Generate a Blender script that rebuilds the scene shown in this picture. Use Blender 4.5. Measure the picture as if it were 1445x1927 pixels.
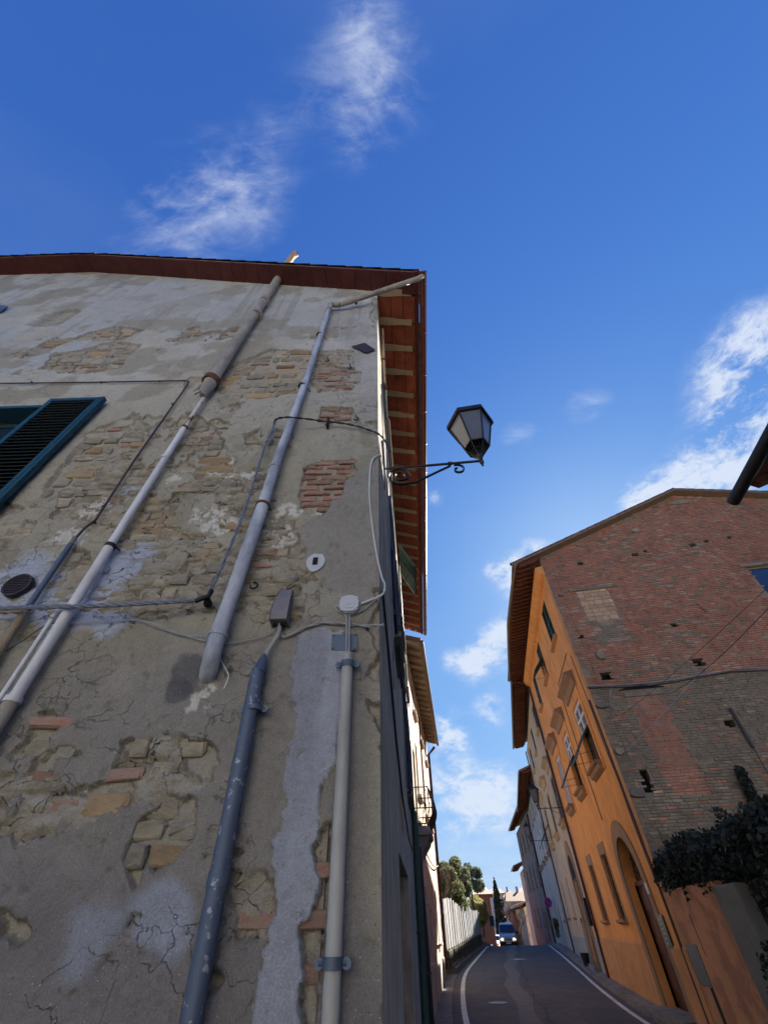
import bpy, bmesh, math, random
import numpy as np
from mathutils import Vector, Matrix
random.seed(7); RNG=np.random.RandomState(5)
SC=bpy.context.scene; COL=SC.collection
for o in list(bpy.data.objects): bpy.data.objects.remove(o)
R=math.radians
# ------------------------------------------------------------ camera
W0,H0=1445.,1927.; FPX=750.; PITCH=R(46.3); ROLL=R(1.2); EYE=1.65
cd=bpy.data.cameras.new('camera'); cam=bpy.data.objects.new('camera',cd); COL.objects.link(cam); SC.camera=cam
cd.sensor_fit='HORIZONTAL'; cd.sensor_width=36; cd.lens=FPX/W0*36; cd.clip_start=.05; cd.clip_end=3000
_f=Vector((0,math.cos(PITCH),math.sin(PITCH))); _u0=Vector((0,-math.sin(PITCH),math.cos(PITCH))); _r0=Vector((1,0,0))
# image right axis = r*cos - u*sin ...
_r=_r0*math.cos(ROLL)-_u0*math.sin(ROLL); _u=_r0*math.sin(ROLL)+_u0*math.cos(ROLL)
cam.matrix_world=Matrix(((_r.x,_u.x,-_f.x,0),(_r.y,_u.y,-_f.y,0),(_r.z,_u.z,-_f.z,EYE),(0,0,0,1)))
def ray(x,y):
    v=_f*FPX+_r*(x-722.5)-_u*(y-963.5); return v.normalized()
SC.render.resolution_x=767; SC.render.resolution_y=1024
# ------------------------------------------------------------ light
SUN_AZ,SUN_EL=R(33),R(31.5)
SC.view_settings.view_transform='Standard'; SC.view_settings.look='None'; SC.view_settings.gamma=1
SC.view_settings.use_curve_mapping=False; SC.view_settings.exposure=2.0
sd=bpy.data.lights.new('sun','SUN'); sd.energy=5.0; sd.angle=R(.53); sd.color=(1,.93,.82)
so=bpy.data.objects.new('sun',sd); COL.objects.link(so)
sdir=Vector((math.sin(SUN_AZ)*math.cos(SUN_EL),math.cos(SUN_AZ)*math.cos(SUN_EL),math.sin(SUN_EL)))
so.rotation_euler=sdir.to_track_quat('Z','Y').to_euler(); so.location=(0,0,40)
wd=bpy.data.worlds.new('World'); SC.world=wd; wd.use_nodes=True
def world():
    nt=wd.node_tree; N=nt.nodes; L=nt.links; N.clear()
    out=N.new('ShaderNodeOutputWorld'); bg=N.new('ShaderNodeBackground'); sky=N.new('ShaderNodeTexSky')
    sky.sky_type='NISHITA'; sky.sun_disc=False; sky.sun_elevation=SUN_EL; sky.sun_rotation=SUN_AZ
    sky.air_density=1.0; sky.dust_density=.6; sky.ozone_density=3.0; sky.altitude=300
    tc=N.new('ShaderNodeTexCoord'); nrm=N.new('ShaderNodeVectorMath'); nrm.operation='NORMALIZE'
    L.new(tc.outputs['Generated'],nrm.inputs[0]); D=nrm.outputs[0]
    def m(op,a,b=None,c=None,clamp=False):
        n=N.new('ShaderNodeMath'); n.operation=op; n.use_clamp=clamp
        for i,x in enumerate((a,b,c)):
            if x is None: continue
            if isinstance(x,(int,float)): n.inputs[i].default_value=x
            else: L.new(x,n.inputs[i])
        return n.outputs[0]
    sp=N.new('ShaderNodeSeparateXYZ'); L.new(D,sp.inputs[0]); z=m('MAXIMUM',sp.outputs[2],0.0)
    k=m('ADD',z,.3); cx=m('DIVIDE',sp.outputs[0],k); cy=m('DIVIDE',sp.outputs[1],k)
    cb=N.new('ShaderNodeCombineXYZ'); L.new(cx,cb.inputs[0]); L.new(cy,cb.inputs[1])
    def noise(sc,det,rough,dist,vec,rot=None,scl=None):
        if scl:
            mp=N.new('ShaderNodeMapping'); mp.inputs['Rotation'].default_value=(0,0,rot); mp.inputs['Scale'].default_value=scl
            L.new(vec,mp.inputs[0]); vec=mp.outputs[0]
        n=N.new('ShaderNodeTexNoise'); n.inputs['Scale'].default_value=sc; n.inputs['Detail'].default_value=det
        n.inputs['Roughness'].default_value=rough; n.inputs['Distortion'].default_value=dist; L.new(vec,n.inputs['Vector']); return n.outputs[0]
    # cloud fields: where the wisps and banks stand in the sky
    blobs=[(265,450,.06,0.47),(340,430,.05,0.50),(420,400,.055,0.53),(300,350,.045,0.38),(400,320,.05,0.38),(480,310,.05,0.35),(520,240,.05,0.32),(580,200,.05,0.32),(640,150,.045,0.32),(690,100,.045,0.38),(700,40,.05,0.32),(720,-20,.06,0.25),
           (740,170,.045,0.38),(780,215,.045,0.32),(700,255,.04,0.38),(660,280,.03,0.32),(500,400,.045,0.38),
           (1085,770,.03,.75),(1130,758,.025,.5),(965,825,.028,.75),(1000,810,.02,.4)]
    puffs=[(1410,690,.05,1.1),(1430,760,.055,1.3),(1390,790,.035,.9),(1440,620,.04,.8),(1360,870,.04,1.1),(1300,900,.035,1.0),(1235,930,.035,1.2),(1200,945,.025,.9),(1430,850,.05,.8),
           (1010,1045,.03,1.3),(965,1075,.03,1.4),(935,1075,.02,1.0),(985,1110,.03,1.1),(955,1190,.03,1.4),(925,1225,.03,1.3),(885,1250,.025,1.3),(845,1245,.018,.7),
           (920,1335,.024,1.1),(840,1370,.026,1.1),(815,1380,.02,.9),(865,1403,.018,.9),(830,1460,.03,.8),(900,1480,.03,.95),(950,1470,.025,.8),(880,1530,.035,.65),(950,1540,.03,.7),(830,1560,.03,.6),(815,935,.018,.7)]
    def field(bl):
        tot=None
        for (x,y,s,w) in bl:
            v=ray(x,y); dt=N.new('ShaderNodeVectorMath'); dt.operation='DOT_PRODUCT'; L.new(D,dt.inputs[0]); dt.inputs[1].default_value=v
            p=m('POWER',m('MAXIMUM',dt.outputs['Value'],0.),1/(s*s)); p=m('MULTIPLY',p,w)
            tot=p if tot is None else m('ADD',tot,p)
        return m('MINIMUM',tot,1.3)
    wis=noise(5.2,12,.62,.9,cb.outputs[0],R(38),(.8,1.9,1)); fine=noise(17,9,.66,.5,cb.outputs[0],R(38),(.85,1.9,1)); big=noise(1.1,4,.5,.3,cb.outputs[0])
    nz=m('ADD',m('MULTIPLY',wis,.62),m('MULTIPLY',fine,.38))
    fa=m('MULTIPLY',field(blobs),m('MULTIPLY',m('SUBTRACT',nz,.35),2.9))
    pn=m('ADD',m('MULTIPLY',noise(8,12,.62,.5,D,.0,(1,1,1.8)),.58),m('MULTIPLY',noise(30,9,.66,.4,D,.0,(1,1,1.7)),.42))
    fb=m('MULTIPLY',field(puffs),m('MULTIPLY',m('SUBTRACT',pn,.36),4.9))
    f=m('ADD',fa,fb)
    mask=N.new('ShaderNodeMapRange'); mask.interpolation_type='SMOOTHSTEP'; mask.inputs['From Min'].default_value=.1; mask.inputs['From Max'].default_value=1.25
    L.new(f,mask.inputs['Value'])
    # faint veil everywhere and a low bank toward the horizon
    veil=m('MULTIPLY',m('SUBTRACT',big,.5,clamp=True),.35)
    low=m('MULTIPLY',m('POWER',m('SUBTRACT',1.,z),9.),m('MULTIPLY',m('SUBTRACT',wis,.15,clamp=True),1.5))
    cm=m('MINIMUM',m('ADD',m('ADD',mask.outputs[0],veil),low),1.)
    # deepen the blue, as in the photograph, and roll the bright end off evenly over the whole sky
    tint=N.new('ShaderNodeMix'); tint.data_type='RGBA'; tint.blend_type='MULTIPLY'; tint.inputs[0].default_value=1
    L.new(sky.outputs[0],tint.inputs[6]); tint.inputs[7].default_value=(.225,.475,1.30,1)
    s3=N.new('ShaderNodeSeparateColor'); L.new(tint.outputs[2],s3.inputs[0]); c3=N.new('ShaderNodeCombineColor')
    for i,kk in enumerate((2.3,2.7,3.3)): L.new(m('DIVIDE',s3.outputs[i],m('ADD',m('DIVIDE',s3.outputs[i],kk),1.)),c3.inputs[i])
    cmix=N.new('ShaderNodeMix'); cmix.data_type='RGBA'; L.new(m('MULTIPLY',cm,.85),cmix.inputs[0]); L.new(c3.outputs[0],cmix.inputs[6])
    cmix.inputs[7].default_value=(2.15,2.35,2.7,1)
    L.new(cmix.outputs[2],bg.inputs[0]); bg.inputs[1].default_value=.09; L.new(bg.outputs[0],out.inputs[0])
world()
# ------------------------------------------------------------ frames, unprojection
class Fr:
    def __init__(s,x,y,az):
        s.x,s.y,s.az=x,y,az; s.a=Vector((math.sin(R(az)),math.cos(R(az)),0)); s.n=Vector((s.a.y,-s.a.x,0)); s.P=Vector((x,y,0))
    def p(s,u,o,z): return s.P+s.a*u+s.n*o+Vector((0,0,z))
    def hit(s,px,py,o=0.):
        v=ray(px,py); Q=s.P+s.n*o-Vector((0,0,EYE)); t=Q.dot(s.n)/v.dot(s.n); w=Vector((0,0,EYE))+v*t
        return (w-s.P).dot(s.a), w.z
    def at(s,px,py,o=0.):
        u,z=s.hit(px,py,o); return s.p(u,o,z)
D0=2.3; CX,CY=D0*math.sin(R(-1.1)),D0*math.cos(R(-1.1))
FW=Fr(CX,CY,-89.2)      # near house, gable wall facing the camera; u grows to the left, +o points AWAY? (see sign)
FE=Fr(CX,CY,3.4)        # near house, street wall
RX,RY=15.3*math.sin(R(26.3)),15.3*math.cos(R(26.3))
S1=Fr(RX,RY,10.4); GB=Fr(RX,RY,100.4)
S2=Fr(8.89,25.22,12.3); S3=Fr(11.86,38.83,11.8); S4=Fr(15.3,55.3,8.)
L2=Fr(.715,15.08,7.24)
def gz(y):
    if y<48: return -.45+.0185*max(y,-60)
    z48=-.45+.0185*48
    if y<58: t=y-48; return z48+.0185*t-.0044*t*t
    z58=z48+.185-.44; sl=.0185-.088
    if y<100: return z58+sl*(y-58)*.6
    return z58+sl*42*.6
# ------------------------------------------------------------ materials
MATS={}
def mat(name,col,rough=.85,col2=None,scale=6,bump=.3,bscale=None,met=0,rnd=0,detail=6,stretch=None,contrast=1.,spec=.3,emit=None,attr=None,bdist=.01,thr=None,grime=0):
    m=bpy.data.materials.new(name); m.use_nodes=True; nt=m.node_tree; N=nt.nodes; L=nt.links
    b=N['Principled BSDF']; b.inputs['Roughness'].default_value=rough; b.inputs['Metallic'].default_value=met; b.inputs['Specular IOR Level'].default_value=spec
    g=N.new('ShaderNodeNewGeometry'); vec=g.outputs['Position']
    if stretch:
        mp=N.new('ShaderNodeMapping'); mp.inputs['Scale'].default_value=stretch; L.new(vec,mp.inputs[0]); vec=mp.outputs[0]
    n=N.new('ShaderNodeTexNoise'); n.inputs['Scale'].default_value=scale; n.inputs['Detail'].default_value=detail; n.inputs['Roughness'].default_value=.62; L.new(vec,n.inputs['Vector'])
    mr=N.new('ShaderNodeMapRange'); a=.5-.22/contrast; mr.inputs['From Min'].default_value=thr[0] if thr else a; mr.inputs['From Max'].default_value=thr[1] if thr else 1-a; L.new(n.outputs[0],mr.inputs['Value'])
    mx=N.new('ShaderNodeMix'); mx.data_type='RGBA'; L.new(mr.outputs[0],mx.inputs[0])
    c2=col2 or tuple(c*.72 for c in col)
    mx.inputs[6].default_value=(*c2,1); mx.inputs[7].default_value=(*col,1); c=mx.outputs[2]
    if attr:
        at=N.new('ShaderNodeAttribute'); at.attribute_name=attr; mm=N.new('ShaderNodeMix'); mm.data_type='RGBA'; mm.blend_type='MULTIPLY'; mm.inputs[0].default_value=1
        L.new(at.outputs['Color'],mm.inputs[6]); L.new(c,mm.inputs[7]); c=mm.outputs[2]
    if grime:
        mg=N.new('ShaderNodeMapping'); mg.inputs['Scale'].default_value=(1,1,.5); L.new(g.outputs['Position'],mg.inputs[0])
        for sc_,lo in ((3.2,.42),(.55,.40)):
            ng=N.new('ShaderNodeTexNoise'); ng.inputs['Scale'].default_value=sc_; ng.inputs['Detail'].default_value=7; ng.inputs['Roughness'].default_value=.7; L.new(mg.outputs[0] if sc_>1 else g.outputs['Position'],ng.inputs['Vector'])
            rg=N.new('ShaderNodeMapRange'); rg.inputs['From Min'].default_value=lo-.08; rg.inputs['From Max'].default_value=.56; rg.inputs['To Min'].default_value=1-grime; L.new(ng.outputs[0],rg.inputs['Value'])
            mm=N.new('ShaderNodeMix'); mm.data_type='RGBA'; mm.blend_type='MULTIPLY'; mm.inputs[0].default_value=1; L.new(c,mm.inputs[6]); L.new(rg.outputs[0],mm.inputs[7]); c=mm.outputs[2]
    if rnd:
        oi=N.new('ShaderNodeObjectInfo'); hs=N.new('ShaderNodeHueSaturation'); r2=N.new('ShaderNodeMapRange'); r2.inputs['To Min'].default_value=1-rnd; r2.inputs['To Max'].default_value=1+rnd
        L.new(oi.outputs['Random'],r2.inputs['Value']); L.new(r2.outputs[0],hs.inputs['Value']); L.new(c,hs.inputs['Color']); c=hs.outputs[0]
    L.new(c,b.inputs['Base Color'])
    if bump:
        n2=N.new('ShaderNodeTexNoise'); n2.inputs['Scale'].default_value=bscale or scale*5; n2.inputs['Detail'].default_value=8; n2.inputs['Roughness'].default_value=.7; L.new(vec,n2.inputs['Vector'])
        bp=N.new('ShaderNodeBump'); bp.inputs['Strength'].default_value=bump; bp.inputs['Distance'].default_value=bdist; L.new(n2.outputs[0],bp.inputs['Height']); L.new(bp.outputs[0],b.inputs['Normal'])
    if emit: b.inputs['Emission Color'].default_value=(*emit[0],1); b.inputs['Emission Strength'].default_value=emit[1]
    MATS[name]=m; return m
M=MATS
def wallmat():
    m=mat('old_plaster',(1.,1.,1.),.93,(.80,.80,.80),24,.9,95,attr='Col',contrast=.9,spec=.15,bdist=.006)
    nt=m.node_tree; N=nt.nodes; L=nt.links; b=N['Principled BSDF']
    bump1=[n for n in N if n.type=='BUMP'][0]; base=b.inputs['Base Color'].links[0].from_socket
    g=[n for n in N if n.type=='NEW_GEOMETRY'][0]
    # broad relief and hairline cracks
    n3=N.new('ShaderNodeTexNoise'); n3.inputs['Scale'].default_value=9; n3.inputs['Detail'].default_value=9; n3.inputs['Roughness'].default_value=.66; L.new(g.outputs['Position'],n3.inputs['Vector'])
    b2=N.new('ShaderNodeBump'); b2.inputs['Strength'].default_value=.8; b2.inputs['Distance'].default_value=.03; L.new(n3.outputs[0],b2.inputs['Height']); L.new(bump1.outputs[0],b2.inputs['Normal'])
    mp=N.new('ShaderNodeMapping'); mp.inputs['Scale'].default_value=(1,1,1.7); 
    nd=N.new('ShaderNodeTexNoise'); nd.inputs['Scale'].default_value=7; nd.inputs['Detail'].default_value=6; L.new(g.outputs['Position'],nd.inputs['Vector'])
    vm=N.new('ShaderNodeVectorMath'); vm.operation='MULTIPLY_ADD'; L.new(nd.outputs['Color'],vm.inputs[0]); vm.inputs[1].default_value=(.3,.3,.3); L.new(g.outputs['Position'],vm.inputs[2]); L.new(vm.outputs[0],mp.inputs[0])
    vo=N.new('ShaderNodeTexVoronoi'); vo.feature='DISTANCE_TO_EDGE'; vo.inputs['Scale'].default_value=4.2; L.new(mp.outputs[0],vo.inputs['Vector'])
    mr=N.new('ShaderNodeMapRange'); mr.inputs['From Min'].default_value=.0; mr.inputs['From Max'].default_value=.014; mr.inputs['To Min'].default_value=1; mr.inputs['To Max'].default_value=0; L.new(vo.outputs['Distance'],mr.inputs['Value'])
    at=N.new('ShaderNodeAttribute'); at.attribute_name='Crk'
    mu=N.new('ShaderNodeMath'); mu.operation='MULTIPLY'; L.new(mr.outputs[0],mu.inputs[0]); L.new(at.outputs['Fac'],mu.inputs[1])
    mx=N.new('ShaderNodeMix'); mx.data_type='RGBA'; L.new(mu.outputs[0],mx.inputs[0]); L.new(base,mx.inputs[6]); mx.inputs[7].default_value=(.10,.09,.078,1); 
    # fine dark pits
    n4=N.new('ShaderNodeTexNoise'); n4.inputs['Scale'].default_value=62; n4.inputs['Detail'].default_value=3; L.new(g.outputs['Position'],n4.inputs['Vector'])
    m4=N.new('ShaderNodeMapRange'); m4.inputs['From Min'].default_value=.67; m4.inputs['From Max'].default_value=.74; m4.inputs['To Max'].default_value=.6; L.new(n4.outputs[0],m4.inputs['Value'])
    mx2=N.new('ShaderNodeMix'); mx2.data_type='RGBA'; L.new(m4.outputs[0],mx2.inputs[0]); L.new(mx.outputs[2],mx2.inputs[6]); mx2.inputs[7].default_value=(.09,.08,.07,1)
    n5=N.new('ShaderNodeTexNoise'); n5.inputs['Scale'].default_value=150; n5.inputs['Detail'].default_value=5; n5.inputs['Roughness'].default_value=.75; L.new(g.outputs['Position'],n5.inputs['Vector'])
    m5=N.new('ShaderNodeMapRange'); m5.inputs['From Min'].default_value=.32; m5.inputs['From Max'].default_value=.68; m5.inputs['To Min'].default_value=.74; m5.inputs['To Max'].default_value=1.2; L.new(n5.outputs[0],m5.inputs['Value'])
    m6=N.new('ShaderNodeMapRange'); m6.inputs['From Min'].default_value=.72; m6.inputs['From Max'].default_value=.75; m6.inputs['To Max'].default_value=.8; n6=N.new('ShaderNodeTexNoise'); n6.inputs['Scale'].default_value=88; n6.inputs['Detail'].default_value=2; L.new(g.outputs['Position'],n6.inputs['Vector']); L.new(n6.outputs[0],m6.inputs['Value'])
    mx3=N.new('ShaderNodeMix'); mx3.data_type='RGBA'; mx3.blend_type='MULTIPLY'; mx3.inputs[0].default_value=1; L.new(mx2.outputs[2],mx3.inputs[6]); L.new(m5.outputs[0],mx3.inputs[7])
    mx4=N.new('ShaderNodeMix'); mx4.data_type='RGBA'; L.new(m6.outputs[0],mx4.inputs[0]); L.new(mx3.outputs[2],mx4.inputs[6]); mx4.inputs[7].default_value=(.55,.53,.5,1)
    L.new(mx4.outputs[2],b.inputs['Base Color'])
    b3=N.new('ShaderNodeBump'); b3.inputs['Strength'].default_value=1; b3.inputs['Distance'].default_value=.02; b3.invert=True; L.new(mu.outputs[0],b3.inputs['Height']); L.new(b2.outputs[0],b3.inputs['Normal'])
    L.new(b3.outputs[0],b.inputs['Normal'])
wallmat()
mat('stone_tan',(.40,.36,.28),.92,(.22,.195,.15),11,1.,42,stretch=(1,1,2.2),rnd=.22,bdist=.012)
mat('stone_grey',(.37,.345,.295),.92,(.21,.195,.16),11,1.,42,stretch=(1,1,2.2),rnd=.22,bdist=.012)
mat('stone_ochre',(.40,.29,.17),.92,(.26,.20,.13),11,1.,42,stretch=(1,1,2.2),rnd=.22,bdist=.012)
mat('brick_old_red',(.33,.165,.13),.92,(.31,.25,.20),13,1.,50,rnd=.22,bdist=.014)
mat('side_plaster',(.56,.48,.37),.92,(.34,.285,.22),7,.9,30,stretch=(1,1,.45),spec=.15,grime=0.30)
mat('pinkish_plaster',(.70,.56,.43),.9,(.58,.45,.35),2.2,.4,25,stretch=(1,1,.5),spec=.2,grime=0.30)
mat('orange_plaster',(.84,.39,.125),.88,(.75,.33,.10),1.6,.25,30,stretch=(1,1,.5),spec=.2,contrast=.8,grime=0.16)
mat('orange_base_plaster',(.66,.34,.145),.9,(.55,.27,.115),2.5,.5,30,spec=.2,grime=0.20)
mat('orange_trim',(.52,.27,.12),.85,(.42,.21,.09),5,.3,30)
mat('brown_stone_trim',(.36,.22,.13),.85,(.27,.165,.10),7,.4,30)
mat('cream_plaster',(.64,.47,.29),.88,(.56,.40,.25),1.6,.25,30,stretch=(1,1,.5),grime=0.22)
mat('cream_trim',(.50,.37,.22),.85,(.42,.30,.18),5,.3,30)
mat('grey_plaster',(.50,.46,.42),.9,(.42,.385,.35),1.8,.3,30,grime=0.25)
mat('dark_plaster',(.24,.21,.185),.9,(.16,.14,.125),1.5,.4,30,stretch=(1,1,.4),grime=0.30)
mat('green_plinth',(.36,.36,.30),.9,(.28,.28,.24),3,.3,30)
mat('red_plaster',(.50,.17,.09),.9,(.42,.14,.08),1,.2,20)
mat('white_plaster',(.62,.60,.56),.9,(.5,.48,.45),1,.2,20)
mat('bounce_lime_wash',(.62,.60,.56),.9,(.55,.53,.49),1.5,.3)
mat('bounce_pale_paving',(.48,.46,.43),.9,(.40,.385,.36),2,.5,40)
mat('white_paint',(.72,.72,.70),.5,(.6,.6,.58),12,.1)
mat('glass_dark',(.012,.015,.02),.08,(.01,.012,.016),3,0,spec=.6)
mat('window_blue_glass',(.02,.035,.08),.06,(.015,.025,.055),2,0,spec=1.)
mat('interior_dark',(.015,.014,.013),.9,(.01,.01,.01),3,0)
mat('shutter_green',(.045,.085,.062),.55,(.03,.06,.045),14,.2)
mat('shutter_teal',(.008,.060,.095),.5,(.007,.045,.075),18,.2)
mat('shutter_navy',(.007,.018,.028),.6,(.005,.012,.018),20,.2)
mat('shutter_blue',(.014,.026,.07),.55,(.01,.02,.05),12,.2)
mat('pvc_blue_white',(.58,.62,.70),.5,(.27,.31,.39),9,.15,40,stretch=(1,1,.35),contrast=1.2,grime=0.25)
mat('pvc_white',(.74,.76,.80),.4,(.56,.58,.62),6,.1,40,stretch=(1,1,.3),grime=0.20)
mat('old_fibre_pipe',(.40,.38,.34),.85,(.27,.255,.23),10,.4,50,stretch=(1,1,.3),grime=0.30)
mat('metal_blue_grey',(.085,.115,.18),.5,(.30,.34,.42),26,.3,60,contrast=1.,thr=(.36,.41),met=.2)
mat('conduit_grey',(.44,.45,.44),.55,(.33,.335,.33),10,.15,60,stretch=(1,1,.2),grime=0.20)
mat('rust',(.16,.07,.035),.85,(.07,.035,.025),20,.6)
mat('rusted_white',(.55,.53,.5),.6,(.16,.08,.045),12,.4,stretch=(1,1,.5),thr=(.42,.5))
mat('black_iron',(.018,.019,.024),.45,(.03,.028,.028),25,.3,60,met=.3)
mat('dark_wire',(.03,.03,.038),.5,(.02,.02,.025),20,.1)
mat('grey_cable',(.34,.35,.38),.5,(.26,.27,.29),20,.1)
mat('silver_cable',(.20,.23,.31),.4,(.13,.15,.21),30,.1)
mat('plastic_grey',(.50,.53,.60),.45,(.44,.46,.52),8,.1)
mat('plastic_dark_grey',(.20,.195,.22),.6,(.15,.145,.165),8,.2)
mat('purple_conduit',(.075,.055,.065),.6,(.05,.038,.045),10,.2)
mat('corrugated_beige',(.33,.28,.22),.7,(.25,.21,.165),10,.1)
mat('plate_blue_grey',(.10,.135,.20),.45,(.075,.10,.15),8,.2,met=.3)
mat('painted_red_brown',(.12,.026,.024),.6,(.065,.017,.016),9,.4,40,stretch=(3,3,1),grime=0.30)
mat('gutter_red_brown',(.14,.035,.025),.32,(.08,.022,.018),8,.15,spec=.6)
mat('soffit_dark_clay',(.24,.075,.04),.85,(.15,.05,.03),6,.4,40,rnd=.2)
mat('soffit_terracotta',(.38,.095,.045),.85,(.26,.065,.032),7,.4,40,rnd=.18,grime=0.35)
mat('rafter_wood',(.42,.32,.21),.85,(.28,.20,.13),10,.5,50,rnd=.15,stretch=(1,6,6))
mat('roof_clay',(.30,.19,.13),.9,(.16,.12,.095),9,.7,40,rnd=.3)
mat('dark_soffit_wood',(.15,.055,.03),.85,(.10,.037,.022),8,.5,rnd=.2)
mat('gutter_copper',(.20,.16,.13),.45,(.14,.11,.09),6,.1)
mat('gable_red',(.58,.25,.155),.92,(.38,.185,.125),5,.6,50,rnd=.22,grime=0.25)
mat('gable_pale',(.56,.38,.26),.92,(.42,.27,.18),5,.6,50,rnd=.2,grime=0.25)
mat('gable_grey',(.33,.275,.20),.92,(.19,.16,.115),5,.6,50,rnd=.2,grime=0.20)
mat('gable_ochre',(.50,.34,.20),.92,(.4,.26,.16),5,.6,50,rnd=.15)
mat('gable_mortar',(.34,.24,.17),.95,(.17,.12,.1),3,.9,30)
mat('gable_mortar_grey',(.20,.175,.145),.95,(.13,.115,.098),3,.9,30)
mat('asphalt',(.12,.115,.126),.9,(.09,.086,.095),1.2,.5,140,detail=10,contrast=.8,grime=0.25)
mat('asphalt_dark',(.092,.089,.098),.9,(.07,.068,.075),1.2,.5,140,detail=10)
mat('asphalt_patch',(.15,.145,.155),.9,(.12,.115,.122),2.2,.4,140)
mat('kerb_stone',(.25,.235,.215),.9,(.18,.17,.155),4,.5,50,grime=0.30)
mat('paving',(.27,.25,.23),.9,(.19,.178,.165),2.5,.5,60,grime=0.30)
mat('road_paint',(.74,.73,.70),.7,(.40,.39,.38),16,.2,60,thr=(.33,.43),grime=0.25)
mat('earth',(.12,.115,.06),.95,(.08,.075,.045),.5,.4,10)
mat('ivy_leaf',(.034,.043,.032),.6,(.022,.030,.022),3,0,spec=.25)
mat('bush_leaf',(.18,.20,.09),.6,(.10,.115,.055),2,0)
mat('olive_leaf',(.17,.20,.12),.6,(.10,.12,.075),2,0)
mat('dry_vine',(.40,.36,.15),.7,(.26,.24,.11),2,0)
mat('cypress_leaf',(.035,.05,.03),.7,(.02,.03,.02),2,0)
for nm_ in ('bush_leaf','olive_leaf','dry_vine'):   # thin leaves let some light through
    nt=M[nm_].node_tree; b_=nt.nodes['Principled BSDF']; tr=nt.nodes.new('ShaderNodeBsdfTranslucent'); mx=nt.nodes.new('ShaderNodeMixShader'); mx.inputs[0].default_value=.45
    nt.links.new(b_.inputs['Base Color'].links[0].from_socket,tr.inputs['Color']); nt.links.new(b_.outputs[0],mx.inputs[1]); nt.links.new(tr.outputs[0],mx.inputs[2])
    nt.links.new(mx.outputs[0],[n for n in nt.nodes if n.type=='OUTPUT_MATERIAL'][0].inputs['Surface'])
mat('bark',(.16,.125,.10),.9,(.10,.08,.065),8,.5)
mat('twig_pale',(.42,.34,.25),.9,(.3,.24,.17),8,.2)
mat('fence_board',(.42,.42,.42),.7,(.30,.30,.31),2.5,.3,20,stretch=(1,1,.3),rnd=.2)
mat('mossy_stone',(.10,.105,.06),.95,(.055,.055,.038),6,.8,30)
mat('door_red_brown',(.10,.028,.02),.45,(.06,.018,.014),6,.3,40,stretch=(3,3,.5))
mat('arch_plaster_brown',(.34,.21,.12),.85,(.26,.16,.095),3,.3,30)
mat('meter_door',(.13,.135,.135),.5,(.10,.105,.105),5,.1)
mat('grey_pillar_plaster',(.20,.20,.19),.9,(.15,.15,.14),5,.6,40)
mat('patchy_wall',(.56,.28,.15),.92,(.40,.20,.12),1.6,.5,40,thr=(.44,.52),grime=0.10)
mat('panel_green_black',(.012,.03,.025),.3,(.01,.02,.018),5,0)
mat('pale_mark',(.45,.5,.48),.5,(.35,.4,.38),20,0)
mat('van_paint',(.42,.46,.56),.25,(.38,.42,.52),2,0,spec=.8,met=.35)
mat('van_white',(.7,.72,.75),.3,(.65,.67,.7),2,0,spec=.7)
mat('black_plastic',(.012,.012,.014),.55,(.009,.009,.01),4,0)
mat('rubber',(.015,.015,.016),.8,(.011,.011,.012),4,.1)
mat('headlight',(.9,.8,.55),.2,(.9,.8,.55),4,0,emit=((1,.72,.35),1.2))
mat('sign_blue',(.02,.04,.30),.4,(.02,.035,.25),4,0)
mat('sign_red',(.5,.02,.02),.4,(.45,.02,.02),4,0)
mat('terracotta_pot',(.33,.14,.07),.8,(.25,.11,.06),8,.3)
mat('pipe_sunlit_tone',(.46,.33,.22),.85,(.30,.22,.16),12,.4)  # sunlight put into the colour of the flue top and corner pipe
mat('vent_dark',(.045,.035,.045),.6,(.03,.024,.03),12,.2)
def lampglass():
    m=mat('frosted_glass',(.13,.15,.20),.3,(.11,.13,.175),3,0,spec=.5); b=m.node_tree.nodes['Principled BSDF']; b.inputs['Transmission Weight'].default_value=.12; b.inputs['IOR'].default_value=1.2
lampglass()
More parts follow.
